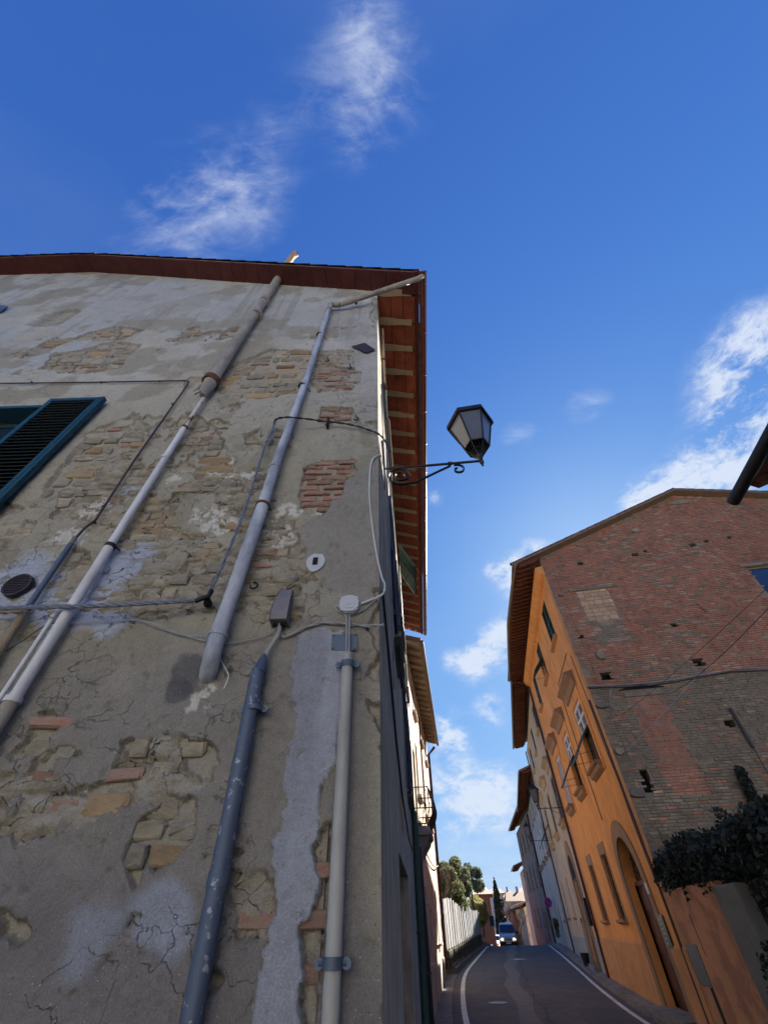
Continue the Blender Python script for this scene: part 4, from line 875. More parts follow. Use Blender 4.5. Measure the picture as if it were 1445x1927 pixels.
def hook(x,y,label):
    mb=MB(); c=fw(x,y,-.03); mb.tube([fw(x,y-6,.02),fw(x,y-6,-.04),]+[c+Vector((.025*math.sin(a),0,.025*math.cos(a))) for a in np.arange(.2,5.2,.5)],.007,6); tag(obj('iron_hook',mb,'black_iron',smooth=True),label,'hook')
hook(616,678,'upper black iron hook just right of the downpipe'); hook(658,691,'black iron ring hook in the white patch of brick'); hook(670,788,'black iron ring right of the cable bracket'); hook(478,1102,'black ring beside the broken plaster right of the lower downpipe')
t=thing('pale_wall_patch',fw(594,1060,-.02),'pale round mortar patch with a slot, right of the downpipe','wall patch')
cu,cz=FW.hit(594,1060); pts=[(cu+.075*math.cos(a)*rnd(.8,1.05),cz+.095*math.sin(a)*rnd(.8,1.05)) for a in np.arange(0,6.28,.45)]
mb=MB(); mb.prism(FW,pts,.0,-.02); obj('mortar',mb,'plastic_grey',t,bevel=.006); mb=MB(); mb.box(FW,cu-.018,cu+.018,-.018,-.026,cz-.03,cz+.035); obj('slot',mb,'interior_dark',t)
# window with teal shutter
w=window_frame(FW,3.95,5.05,4.20,6.03,.20,'shutter_teal',house,glass='window_blue_glass',inn=1,mull=0)
mb=MB(); 
for (u0_,u1_,z0_,z1_) in ((3.90,3.95,4.16,6.08),(5.05,5.10,4.16,6.08),(3.95,5.05,6.03,6.08)): mb.box(FW,u0_,u1_,.16,-.03,z0_,z1_)
obj('window_casing',mb,'shutter_teal',w)
mb=MB(); mb.box(FW,3.8,5.2,-.07,.2,4.10,4.16); obj('sill',mb,'kerb_stone',w,bevel=.01)
mb=MB(); U0,U1,Z0,Z1,O0,O1=3.27,3.93,4.17,6.11,-.045,-.095
for (a,b,c,d) in ((U0,U0+.085,Z0,Z1),(U1-.055,U1,Z0,Z1),(U0+.085,U1-.055,Z0,Z0+.10),(U0+.085,U1-.055,Z1-.06,Z1)): mb.box(FW,a,b,O0,O1,c,d)
mb.box(FW,U0+.035,U0+.045,O1,O1-.004,Z0,Z1); sh=obj('shutter',mb,'shutter_teal',w,bevel=.004)
mb=MB(); mb.box(FW,U0+.08,U1-.05,-.046,-.050,Z0+.1,Z1-.06); obj('slat_shade_sheet',mb,'shutter_navy',w)  # added dark sheet, the shade behind the slats put into its colour
for k in range(30):
    zz=Z0+.105+k*.0595; mb=MB(); a,b=U0+.08,U1-.05
    if k==0: sl=MB(); sl.sprism(FW,[(O0-.010,zz+.050),(O0-.016,zz+.055),(O1+.002,zz+.012),(O1+.008,zz+.006)],a,b); s0=obj('slat',sl,'shutter_navy',w); base=Vector(s0.location)
    else: o=bpy.data.objects.new('slat',s0.data); COL.objects.link(o); o.parent=w; o.location=base+Vector((0,0,k*.0595))
for zz in (4.5,5.8):
    mb=MB(); mb.tube([FW.p(U1,-.0,zz),FW.p(U1,-.05,zz)],.012,6); obj('hinge',mb,'black_iron',w)
# ============================================================ street lamps
def lamp(fr,u,z,length,out,scale,label,sides=6,rot=.2,ornate=True,crown=False):
    base=fr.p(u,0,z); D=fr.n*out; t=thing('street_lamp',base,label,'street lamp','wall lanterns on iron brackets')
    X=lambda d,h,sd=0: base+D*d+Vector((0,0,h))+fr.a*sd
    mb=MB(); mb.tube([X(0,0),X(length*.5,.01),X(length,.03)],.017*scale,10); mb.ring(X(length*.68,.02),D,.018*scale,.05,10,.007); mb.ring(X(length*.10,.0),D,.018*scale,.05,10,.007)
    arm=obj('bracket_arm',mb,'black_iron',t,smooth=True)
    if ornate:
        def spiral(c,r0,r1,a0,a1,n=26): return [X(c[0]+(r0+(r1-r0)*k/n)*math.cos(a0+(a1-a0)*k/n),c[1]+(r0+(r1-r0)*k/n)*math.sin(a0+(a1-a0)*k/n)) for k in range(n+1)]
        L_=length
        # S-curved strap: scroll at the wall, sweep up to the arm, scroll under the arm end
        wallsc=spiral((L_*.17,-.155*scale),.03*scale,.175*scale,math.pi*-2.2,math.pi*1.42)
        sweep=[X(L_*.17,-.335*scale),X(L_*.30,-.32*scale),X(L_*.42,-.23*scale),X(L_*.56,-.12*scale),X(L_*.68,-.03*scale)]
        endsc=spiral((L_*.745,-.115*scale),.10*scale,.022*scale,math.pi*.62,-math.pi*1.5)
        mb=MB(); 
        def strap(pts):
            n=len(pts); V=[]; 
            for i,p in enumerate(pts):
                tt=(pts[min(i+1,n-1)]-pts[max(i-1,0)]).normalized(); nn=tt.cross(fr.a).normalized(); wv=fr.a*.014*scale; hv=nn*.008*scale
                V+=[p-wv-hv,p+wv-hv,p+wv+hv,p-wv+hv]
            mb.add(V,[(i*4+k,i*4+(k+1)%4,(i+1)*4+(k+1)%4,(i+1)*4+k) for i in range(n-1) for k in range(4)]+[(3,2,1,0),(4*n-4,4*n-3,4*n-2,4*n-1)])
        strap(wallsc); strap([wallsc[-1]]+sweep); strap(endsc); obj('scroll',mb,'black_iron',t)
        mb=MB(); mb.box(fr,u-.02,u+.02,0,out*.012,z-.40*scale,z+.10*scale); obj('wall_plate',mb,'black_iron',t)
    else:
        mb=MB(); mb.tube([X(0,-.25*scale),X(length*.3,-.2*scale),X(length*.55,-.02)],.009,6); obj('scroll',mb,'black_iron',t)
    H=lambda h: X(length,.03+h*scale); ax=Vector((0,0,1))
    mb=MB(); mb.tube([H(-.11),H(-.10),H(-.085),H(-.07),H(-.045),H(-.02),H(.0),H(.03),H(.06),H(.10)],[.004*scale,.014*scale,.014*scale,.006*scale,.028*scale,.03*scale,.02*scale,.028*scale,.03*scale,.05*scale],12); obj('finial',mb,'black_iron',t,smooth=True)
    ang=[rot+2*math.pi*k/sides for k in range(sides)]
    Pt=lambda r,h,a: H(h)+fr.a*(r*scale*math.cos(a))+D*(r*scale*math.sin(a))
    rb,hb,rt,ht=.165,.30,.30,.86
    # lower cage with radiating ironwork
    mb=MB()
    for i,a in enumerate(ang):
        b=ang[(i+1)%sides]; mb.tube([Pt(.04,.09,a),Pt(rb,hb,a)],.006*scale,5)
        for tt in (.33,.67):
            m_=Pt(rb,hb,a).lerp(Pt(rb,hb,b),tt); mb.tube([Pt(.05,.10,a).lerp(Pt(.05,.10,b),tt),m_],.0028*scale,4)
        c1=[Pt(.105,.2,a).lerp(Pt(.105,.2,b),q) for q in (0,.5,1)]; mb.tube(c1,.0032*scale,4)
        mb.tube([Pt(.075,.15,a),Pt(.075,.15,b)],.003*scale,4)
    obj('lower_grille',mb,'black_iron',t)
    # frame
    mb=MB()
    for i,a in enumerate(ang):
        b=ang[(i+1)%sides]
        mb.tube([Pt(rb,hb,a),Pt(rt,ht,a)],.012*scale,6); mb.tube([Pt(rb,hb,a),Pt(rb,hb,b)],.012*scale,6)
        P=[Pt(rt+.035,ht-.02,a),Pt(rt+.035,ht-.02,b),Pt(rt+.035,ht+.06,b),Pt(rt+.035,ht+.06,a),Pt(rt-.02,ht-.02,a),Pt(rt-.02,ht-.02,b),Pt(rt-.02,ht+.06,b),Pt(rt-.02,ht+.06,a)]
        mb.add(P,[(0,1,2,3),(7,6,5,4),(0,4,5,1),(3,2,6,7)])
    frm=obj('lantern_frame',mb,'black_iron',t)
    for i,a in enumerate(ang):
        b=ang[(i+1)%sides]; mb=MB(); q=.985
        P=[Pt(rb*q,hb,a),Pt(rb*q,hb,b),Pt(rt*q,ht,b),Pt(rt*q,ht,a)]; P+=[p+(H(.6)-p)*.012 for p in P]; mb.add(P,[(0,1,2,3),(7,6,5,4),(0,4,5,1),(1,5,6,2),(2,6,7,3),(3,7,4,0)]); obj('glass_pane',mb,'frosted_glass',frm)
    mb=MB(); n=sides; V=[Pt(rt+.03,ht+.06,a) for a in ang]+[Pt(rt*.55,ht+.20,a) for a in ang]+[Pt(.09,ht+.26,a) for a in ang]+[Pt(.05,ht+.34,a) for a in ang]+[Pt(.001,ht+.36,a) for a in ang]
    mb.add(V,[(j*n+k,j*n+(k+1)%n,(j+1)*n+(k+1)%n,(j+1)*n+k) for j in range(4) for k in range(n)]+[tuple(range(n))])
    if crown:
        mb.tube([H(ht+.34),H(ht+.40),H(ht+.46),H(ht+.52)],[.03*scale,.07*scale,.02*scale,.004*scale],8)
    obj('roof_cap',mb,'black_iron',t); return t
lamp(FE,.89,5.80,1.27,1,1.,'large black hexagonal lantern on a scrolled iron arm from the nearest house corner',rot=.62)
u_,z_=S2.hit(1060,1518); lamp(S2,max(u_,.3),z_,1.25,-1,.95,'nearer wall lantern on the right, mounted where orange and cream houses meet',sides=4,rot=.5,ornate=False,crown=True)
u_,z_=S2.hit(1032,1582); lamp(S2,u_,z_,1.35,-1,.95,'farther wall lantern on the right, above the pale grey house front',sides=4,rot=.5,ornate=False,crown=True)
# wires and cables along the street wall
def line3(pts,r,mt,label,cat='cable',name='cable',group=None):
    mb=MB(); mb.tube(pts,r,6); return tag(obj(name,mb,mt,smooth=True),label,cat,group)
def catenary(a,b,sag,n=24): return [a.lerp(b,k/n)-Vector((0,0,sag*4*(k/n)*(1-k/n))) for k in range(n+1)]
for i,(s0,z0,s1,z1) in enumerate([(.25,6.9,6.0,5.6),(.12,5.3,5.2,4.7)]):
    line3(catenary(FE.p(s0,.03,z0),FE.p(s1,.06,z1),.12),.012,'silver_cable',['upper cable bundle running along the shaded street wall','lower cable bundle running along the shaded street wall'][i])
line3([FE.p(.05,.02,3.3),FE.p(.5,.03,3.0),FE.p(1.2,.03,2.7),FE.p(2.2,.03,2.5),FE.p(4,.03,2.4),FE.p(6.4,.04,2.5)],.010,'dark_wire','dark sagging wire along the lower street wall of the near house')
for i,(s0,z0,s1,z1,sg) in enumerate([(.05,6.2,.9,3.4,.02),(.18,7.6,3.2,6.3,.15),(.6,4.4,6.3,3.4,.10),(.35,5.75,.75,2.9,.0)]):
    line3(catenary(FE.p(s0,.035+.01*i,z0),FE.p(s1,.05,z1),sg),.009,['grey_cable','dark_wire','dark_wire','silver_cable'][i],['pale cable dropping beside the corner from the lantern arm','dark cable sagging high along the shaded street wall','dark cable sagging low along the shaded street wall','pale blue cable dropping behind the lantern arm plate'][i])
t=thing('green_downpipe',FE.p(6.6,.08,-.3),'dark green downpipe at street level on the near house side wall','pipe')
mb=MB(); mb.tube([FE.p(6.6,.08,-.35),FE.p(6.6,.08,3.1)],.055,12); obj('pipe_run',mb,'shutter_green',t,smooth=True); mb=MB(); mb.ring(FE.p(6.6,.08,1.6),(0,0,1),.056,.03); obj('pipe_clamp',mb,'rust',t)
t=thing('dark_downpipe',FE.p(9.6,.16,-.3),'black downpipe just beyond the dark green one','pipe')
mb=MB(); mb.tube([FE.p(8.4,.17,-.35),FE.p(8.4,.12,2.8)],.05,12); obj('pipe_run',mb,'black_iron',t,smooth=True); mb=MB(); mb.ring(FE.p(8.4,.15,1.1),(0,0,1),.052,.03); obj('pipe_clamp',mb,'rust',t)
t=thing('corner_drainpipe',FE.p(.9,.06,9.0),'short pipe coloured as sunlit cream at the top corner of the street wall','pipe')
mb=MB(); mb.tube([FE.p(.55,.06,9.9),FE.p(.55,.06,7.6)],.022,10); obj('pipe_run',mb,'pipe_sunlit_tone',t,smooth=True)
for zz in (8.4,7.4): mb=MB(); mb.ring(FE.p(.55,.06,zz),(0,0,1),.036,.02); obj('pipe_clamp',mb,'rust',t)
# ============================================================ GENERIC STREET HOUSE
def street_house(name,label,fr,ln,zt,out,wallm,wins,depth=8,base=-.8,eave=None,doors=(),soffit=True,roofslope=.33,cat='house',raft=.36,end0=True):
    """wins: dict(u0,u1,z0,z1,style); out=+1/-1 is the street side"""
    h=thing(name,fr.p(ln/2,-out*depth/2,base),label,cat)
    holes=[(w['u'][0],w['u'][1],w['z'][0],w['z'][1]) for w in wins]+[(d[0],d[1],base,d[2]) for d in doors]
    wl_=obj('wall',wall_holes(fr,0,ln,base,zt,holes,depth=.2,inward=-out),wallm,h)
    mb=MB(); mb.quad(fr.p(0,-out*.26,base),fr.p(ln,-out*.26,base),fr.p(ln,-out*.26,zt),fr.p(0,-out*.26,zt)); obj('interior',mb,'interior_dark',h)
    mb=MB(); rz_=zt+depth/2*roofslope
    for u in (0.,ln):
        mb.add([fr.p(u,-out*.001,base),fr.p(u,-out*depth,base),fr.p(u,-out*depth,zt),fr.p(u,-out*depth/2,rz_),fr.p(u,-out*.001,zt)],[(0,1,2,3,4)])
    mb.quad(fr.p(0,-out*depth,base),fr.p(ln,-out*depth,base),fr.p(ln,-out*depth,zt),fr.p(0,-out*depth,zt)); obj('end_walls',mb,wallm,h)
    add_windows(fr,wins,h,out,wallm)
    for d in doors:
        mb=MB(); mb.box(fr,d[0],d[1],-out*.12,-out*.16,base,d[2]); dr=obj('door',mb,d[3],h)
        mb=MB(); mb.box(fr,d[0]+.1,(d[0]+d[1])/2-.05,-out*.115,-out*.12,base+1.2,d[2]-.2); mb.box(fr,(d[0]+d[1])/2+.05,d[1]-.1,-out*.115,-out*.12,base+1.2,d[2]-.2); obj('door_panel',mb,d[3],dr)
    if eave:
        ov=eave['o']; ez=eave['z']; u0,u1=eave.get('u',(-.05,ln+.05)); sl=(ez-(zt+.05))/ov if False else -.30
        O=eave.get('f') or (lambda u:ov)
        ux=list(np.linspace(u0,u1,9)); rz2=ez+ (ov+depth/2)*roofslope
        mb=MB(); 
        for a,b in zip(ux,ux[1:]):
            for (dz) in ((.06,.14),):
                P=[fr.p(a,out*O(a),ez+dz[0]),fr.p(b,out*O(b),ez+dz[0]),fr.p(b,-out*depth/2,rz2+dz[0]),fr.p(a,-out*depth/2,rz2+dz[0])]; P+=[p+Vector((0,0,.08)) for p in P]
                mb.add(P,[(0,1,2,3),(4,5,6,7),(0,1,5,4),(1,2,6,5),(2,3,7,6),(3,0,4,7)])
        a,b=u0,u1; P=[fr.p(a,-out*(depth+.4),ez),fr.p(b,-out*(depth+.4),ez),fr.p(b,-out*depth/2,rz2+.1),fr.p(a,-out*depth/2,rz2+.1)]; P+=[p+Vector((0,0,.08)) for p in P]; mb.add(P,[(0,1,2,3),(4,5,6,7),(0,1,5,4),(1,2,6,5),(2,3,7,6),(3,0,4,7)])
        rf=obj('roof',mb,'roof_clay',h)
        if raft:
            u=u0+.12; sm_=eave.get('raft','dark_soffit_wood')
            while u<u1:
                o_=O(u)-.08; mb=MB(); prof=[(0,ez+.05+o_*roofslope),(out*o_,ez+.05),(out*o_,ez-.03),(out*o_*.8,ez-.06),(out*o_*.5,ez+.0),(out*o_*.25,ez+.02),(0,ez+.0+o_*roofslope-.06)]
                mb.sprism(fr,prof,u-.045,u+.045); obj('rafter',mb,sm_,rf); u+=raft
        mb=MB(); n=8
        for a,b in zip(ux,ux[1:]): P=[fr.p(a,out*(O(a)-.03),ez+.055),fr.p(b,out*(O(b)-.03),ez+.055),fr.p(b,0,ez+.05+O(b)*roofslope),fr.p(a,0,ez+.05+O(a)*roofslope)]; P+=[p+Vector((0,0,.008)) for p in P]; mb.add(P,[(0,1,2,3),(4,5,6,7),(0,1,5,4),(1,2,6,5),(2,3,7,6),(3,0,4,7)])
        obj('soffit',mb,eave.get('soffit','soffit_terracotta'),rf)
        mb=MB()
        pts=[fr.p(a,out*(O(a)+.05),ez+.03) for a in ux]; mb.tube(pts,.075,10); obj('rain_gutter',mb,eave.get('gm','gutter_copper'),rf,smooth=True)
        # tiles lying at the eave edge
        mb=MB(); u=u0
        while u<u1-.2:
            mb.tube([fr.p(u+.1,out*(O(u)+.02),ez+.15),fr.p(u+.1,out*(O(u)-1.2),ez+.15+1.2*roofslope)],.085,8); u+=.22
        obj('eave_tiles',mb,'roof_clay',rf,smooth=True,kind='stuff')
    return h,wl_
# ---- R1 orange house ------------------------------------------------
R1L=11.65
w1=[dict(u=(1.6,2.85),z=(10.0,11.75),style='closed',trim='orange_trim'),dict(u=(5.42,6.55),z=(10.05,11.75),style='awning',trim='orange_trim',cut=.52,ang=40),dict(u=(9.1,10.1),z=(10.0,11.65),style='closed',trim='orange_trim'),
    dict(u=(1.62,3.08),z=(5.45,7.45),style='awning',upm='white_paint',shm='shutter_green',trim='brown_stone_trim',hood=8.25,moulded=1,sd=.24,cut=.56,ang=36,frame='shutter_green'),
    dict(u=(5.36,6.62),z=(5.48,7.48),style='awning',upm='white_paint',shm='shutter_green',trim='brown_stone_trim',hood=8.25,moulded=1,sd=.24,cut=.56,ang=36,frame='shutter_green'),
    dict(u=(8.75,9.95),z=(5.48,7.48),style='closed',shm='white_paint',trim='brown_stone_trim',hood=8.25,moulded=1,sd=.24),
    dict(u=(5.42,6.34),z=(1.75,3.43),style='none',trim='brown_stone_trim',flat=1,frame='door_red_brown'),dict(u=(8.56,9.44),z=(1.75,3.38),style='none',trim='brown_stone_trim',flat=1,frame='door_red_brown')]
def o1f(u): return float(np.interp(u,[-.5,1.5,4.5,8,11.9],[1.04,1.16,1.29,1.2,1.07]))
orange=thing('orange_house',S1.p(R1L/2,5,-.6),'tall orange plastered house with green shutters and a bare brick gable on the right','house')
def arch_wall():
    cx_,r_,sp=2.68,1.07,2.48
    holes=[(w['u'][0],w['u'][1],w['z'][0],w['z'][1]) for w in w1]+[(cx_-r_,cx_+r_,-.6,sp+r_)]
    mb=wall_holes(S1,0,R1L,-.6,12.3,holes,depth=.22,inward=1)
    n=16; pts=[(cx_+r_*math.cos(math.pi*k/n),sp+r_*math.sin(math.pi*k/n)) for k in range(n+1)]
    for k in range(n):   # spandrels and arch reveal
        (u0,z0),(u1,z1)=pts[k],pts[k+1]; e=cx_+r_ if k<n/2 else cx_-r_
        mb.add([S1.p(u0,0,z0),S1.p(e,0,sp+r_),S1.p(u1,0,z1)],[(0,1,2)]); mb.quad(S1.p(u0,0,z0),S1.p(u1,0,z1),S1.p(u1,.35,z1),S1.p(u0,.35,z0))
    return obj('wall',mb,'orange_plaster',orange),(cx_,r_,sp)
ow,(acx,ar,asp)=arch_wall()
mb=MB(); mb.quad(S1.p(0,.38,-.6),S1.p(R1L,.38,-.6),S1.p(R1L,.38,12.2),S1.p(0,.38,12.2)); obj('interior',mb,'interior_dark',orange)
def add_windows(fr,wins,h,out,wallm):
    for w in wins:
        a,b=w['u']; c,d=w['z']; st=w.get('style','glass'); wo=window_frame(fr,a,b,c,d,-out*.12,w.get('frame','white_paint'),h,inn=-out,mull=1)
        s_=w.get('sd',.14); mb=MB(); mb.sprism(fr,[(-out*.02,c),(out*s_,c),(out*(s_+.03),c-.04),(out*s_,c-.09),(out*s_*.7,c-.12),(out*s_*.6,c-.22),(out*.03,c-.30),(-out*.02,c-.30)] if w.get('moulded') else [(-out*.02,c),(out*s_,c),(out*s_,c-.07),(out*.0,c-.12),(-out*.02,c-.12)],a-.14,b+.14); obj('sill',mb,w.get('trim',wallm),wo)
        sm=w.get('shm','shutter_green')
        if st=='closed':
            m_=(a+b)/2; leaf(fr,a+.01,m_-.005,c+.01,d-.01,-out*.05,sm,wo,out=out); leaf(fr,m_+.005,b-.01,c+.01,d-.01,-out*.05,sm,wo,out=out)
        if st=='awning':
            m_=(a+b)/2; zc=c+(d-c)*w.get('cut',.55); up=w.get('upm',sm)
            leaf(fr,a+.01,m_-.005,zc,d-.01,-out*.05,up,wo,out=out); leaf(fr,m_+.005,b-.01,zc,d-.01,-out*.05,up,wo,out=out)
            L_=zc-c; an=R(w.get('ang',38)); o0=0.0; o1=out*math.sin(an)*L_; z1=zc-math.cos(an)*L_
            for (ua,ub) in ((a+.02,m_-.01),(m_+.01,b-.02)):
                mb=MB()
                for (p,q) in ((ua,ua+.05),(ub-.05,ub)): mb.sprism(fr,[(o0,zc),(o0+out*.03,zc+.02),(o1+out*.03,z1+.02),(o1,z1)],p,q)
                for tt in (0,1): oo=o0+(o1-o0)*tt; zz=zc+(z1-zc)*tt; mb.sprism(fr,[(oo,zz),(oo+out*.03,zz+.02),(oo+out*.04,zz-.03),(oo+out*.01,zz-.05)],ua,ub)
                k=int(L_/.07)
                for i in range(1,k):
                    tt=i/k; oo=o0+(o1-o0)*tt; zz=zc+(z1-zc)*tt; mb.sprism(fr,[(oo,zz),(oo+out*.035,zz+.005),(oo+out*.04,zz-.006),(oo+out*.005,zz-.012)],ua+.05,ub-.05)
                obj('awning_shutter',mb,sm,wo)
            mb=MB(); mb.tube([fr.p(a,0,c+.3),fr.p(a+.03,o1,z1)],.008,5); mb.tube([fr.p(b,0,c+.3),fr.p(b-.03,o1,z1)],.008,5); obj('stay_bar',mb,'black_iron',wo)
        if w.get('hood'):
            zz=w['hood']; e=.42; mb=MB(); P=.34
            prof=[(0,zz-.45),(out*.10,zz-.40),(out*.14,zz-.20),(out*.26,zz-.10),(out*P,zz-.04),(out*P,zz+.03),(out*.04,zz+.10),(0,zz+.10)]
            mb.sprism(fr,prof,a-e,b+e); obj('hood_moulding',mb,w.get('trim',wallm),wo)
            mb=MB()
            for (ua,ub) in ((a-.30,a-.06),(b+.06,b+.30)): mb.box(fr,ua,ub,-out*.002,out*.035,c-.3,zz-.43)
            mb.box(fr,a-.06,b+.06,-out*.002,out*.033,d+.05,zz-.43); obj('surround',mb,wallm,wo)
        if w.get('flat'):
            mb=MB(); f=.16
            for (ua,ub,za,zb) in ((a-f,a-.012,c,d+f*2),(b+.012,b+f,c,d+f*2),(a-.012,b+.012,d+.012,d+f*2)): mb.box(fr,ua,ub,-out*.002,out*.02,za,zb)
            obj('surround',mb,w.get('trim',wallm),wo)
add_windows(S1,w1,orange,-1,'orange_plaster')
for (a,b,c,d) in ((5.42,6.34,1.75,3.43),(8.56,9.44,1.75,3.38)):
    mb=MB()
    for k in range(1,6): mb.tube([S1.p(a+(b-a)*k/6,.03,c),S1.p(a+(b-a)*k/6,.03,d)],.009,5)
    for k in range(1,5): mb.tube([S1.p(a,.03,c+(d-c)*k/5),S1.p(b,.03,c+(d-c)*k/5)],.008,5)
    obj('window_grille',mb,'black_iron',orange)
# arch surround, doors, fanlight, step
n=16; mb=MB()
rr=[(ar+.02,.0),(ar+.34,.0)]
outer=[(acx+(ar+.34)*math.cos(math.pi*k/n),asp+(ar+.42)*math.sin(math.pi*k/n)) for k in range(n+1)]; inner=[(acx+ar*math.cos(math.pi*k/n),asp+ar*math.sin(math.pi*k/n)) for k in range(n+1)]
outer=[(acx+ar+.34,-.4)]+outer+[(acx-ar-.34,-.4)]; inner=[(acx+ar,-.4)]+inner+[(acx-ar,-.4)]
for k in range(len(outer)-1):
    P=[S1.p(*(inner[k][0],-.045,inner[k][1])),S1.p(inner[k+1][0],-.045,inner[k+1][1]),S1.p(outer[k+1][0],-.045,outer[k+1][1]),S1.p(outer[k][0],-.045,outer[k][1])]; P+=[p+S1.n*.05 for p in P]
    mb.add(P,[(0,1,2,3),(4,5,6,7),(0,1,5,4),(2,3,7,6)])
obj('arch_surround',mb,'arch_plaster_brown',orange)
for sg,(a,b) in enumerate(((acx-ar,acx-.01),(acx+.01,acx+ar))):
    mb=MB(); mb.box(S1,a,b,.28,.33,-.3,2.45); d_=obj('door',mb,'door_red_brown',orange)
    for (za,zb) in ((.35,.95),(1.05,1.75),(1.85,2.35)):
        mb=MB(); mb.box(S1,a+.14,b-.14,.26,.28,za,zb); mb.box(S1,a+.2,b-.2,.25,.26,za+.06,zb-.06); obj('door_panel',mb,'door_red_brown',d_)
mb=MB(); mb.box(S1,acx-ar,acx+ar,.24,.33,2.45,2.55); obj('transom',mb,'door_red_brown',orange)
mb=MB(); mb.add([S1.p(acx+ar*math.cos(math.pi*k/n),.32,2.5+ar*math.sin(math.pi*k/n)) for k in range(n+1)],[tuple(range(n+1))]); fl=obj('fanlight',mb,'glass_dark',orange)
mb=MB()
for k in range(1,10): a=math.pi*k/10; mb.tube([S1.p(acx+.2*math.cos(a),.29,2.55+.2*math.sin(a)),S1.p(acx+ar*math.cos(a),.29,2.5+ar*.97*math.sin(a))],.012,5)
mb.tube([S1.p(acx+.45*math.cos(math.pi*k/12),.29,2.55+.45*math.sin(math.pi*k/12)) for k in range(13)],.01,5); obj('fanlight_grille',mb,'black_iron',fl)
mb=MB(); mb.box(S1,acx-ar-.3,acx+ar+.3,-.38,.25,-.3,.06); obj('doorstep',mb,'kerb_stone',orange,bevel=.02)
# plinth
mb=MB(); mb.sprism(S1,[(0,-.6),(-.05,-.6),(-.05,1.20),(-.03,1.25),(0,1.26)],acx+ar+.345,R1L); mb.sprism(S1,[(0,-.6),(-.05,-.6),(-.05,1.20),(-.03,1.25),(0,1.26)],.0,acx-ar-.345); obj('plinth',mb,'orange_base_plaster',orange)
# cornice under the eaves (rounded)
mb=MB(); mb.sprism(S1,[(0,11.95),(-.10,11.97),(-.22,12.05),(-.30,12.18),(-.32,12.34),(0,12.40)],-.02,R1L); obj('cornice',mb,'orange_plaster',orange,smooth=True)
# corner strip, cables and clips
mb=MB(); mb.box(S1,-.03,.20,-.028,.0,-.5,12.0); obj('corner_strip',mb,'orange_base_plaster',orange)
line3([S1.p(.55,-.03,8.6),S1.p(.52,-.03,7.6),S1.p(.45,-.03,6.9),S1.p(.5,-.03,5.6),S1.p(.42,-.03,4.6),S1.p(.5,-.03,3.6),S1.p(.45,-.03,2.3)],.012,'purple_conduit','brown cable clipped down the orange wall near its brick corner')
line3([S1.p(.95,-.03,8.9),S1.p(3.9,-.03,8.95),S1.p(4.1,-.03,8.1),S1.p(4.15,-.03,6.0),S1.p(4.1,-.03,4.2)],.013,'purple_conduit','brown cable rounding the first hooded window of the orange house')
line3([S1.p(.30,-.03,6.9),S1.p(.30,-.04,1.9),S1.p(.34,-.05,.0)],.030,'purple_conduit','purple brown conduit descending the corner of the orange house to the pavement','pipe','conduit')
t=thing('intercom_panel',S1.p(1.18,-.03,1.2),'tall dark green intercom panel with pale marks beside the arched door','panel')
mb=MB(); mb.box(S1,.98,1.38,-.05,-.03,1.2,1.8); obj('panel_plate',mb,'panel_green_black',t,bevel=.005)
for k in range(6): mb=MB(); mb.box(S1,1.24,1.34,-.056,-.05,1.27+k*.085,1.27+k*.085+.035); obj('name_tag',mb,'pale_mark',t)
t=thing('white_notice',S1.p(1.4,-.03,2.1),'small white notice plate beside the arched door of the orange house','sign'); mb=MB(); mb.box(S1,1.33,1.48,-.062,-.047,2.2,2.42); obj('plate',mb,'white_paint',t)
t=thing('brown_drainpipe',S1.p(R1L,-.07,0),'dark red brown drainpipe dividing the orange house from the cream house','pipe')
mb=MB(); mb.tube([S1.p(R1L-.02,-.09,-.1),S1.p(R1L-.02,-.09,11.9),S1.p(R1L-.02,-.5,12.25),S1.p(R1L+.0,-1.05,12.4)],.06,12); obj('pipe_run',mb,'painted_red_brown',t,smooth=True)
for z_ in (1.9,5.,8.,11.): mb=MB(); mb.ring(S1.p(R1L-.02,-.09,z_),(0,0,1),.062,.04); obj('pipe_clamp',mb,'rust',t)
# ---- gable brickwork
GP={-1.2:12.42,0.:12.85,6.83:15.45,16.:12.7}
def gtop(s): return top_at(GP,s)
BW=GB.hit(1083,1113)[0],GB.hit(1140,1100)[0],GB.hit(1118,1216)[1],GB.hit(1083,1113)[1]
BW2=GB.hit(1182,1312)[0],GB.hit(1243,1305)[0],GB.hit(1252,1497)[1],GB.hit(1182,1312)[1]
gh=[(7.30,8.55,9.55,11.12)]
def ph(x,y,w=.26,h=.17): s_,z_=GB.hit(x,y); return (s_-w/2,s_+w/2,z_-h/2,z_+h/2)
put=[ph(1092,1060),ph(1195,1043),ph(1303,1025),ph(1329,1018,.2,.14),ph(1375,1010,.24,.12),ph(1215,1037,.2,.14),ph(1093,1198,.22,.13),ph(1269,1176,.24,.14),ph(1141,1272,.4,.26),ph(1315,1246,.36,.26),ph(1374,1362,.30,.2),ph(1216,1470,.30,.55),ph(1185,982,.3,.2),ph(1104,1062,.1,.1)]
mb=wall_holes(GB,0.005,16,-.6,12.85,gh+put,o=-.03,depth=.25,top={0:12.85,6.83:15.42,16.:12.7},inward=-1)
gw=obj('gable_wall',mb,'gable_mortar',orange,label='bare brick gable wall with putlog holes')
mb=MB(); mb.quad(GB.p(.0,-.3,-.6),GB.p(16,-.3,-.6),GB.p(16,-.3,12.),GB.p(.0,-.3,12.)); mb.add([GB.p(0,-.3,12),GB.p(16,-.3,12),GB.p(6.83,-.3,15.2)],[(0,1,2)]); obj('wall_core',mb,'interior_dark',orange)
cands=[]; row=0; zz=-.0; cam0=Vector((0,0,EYE))
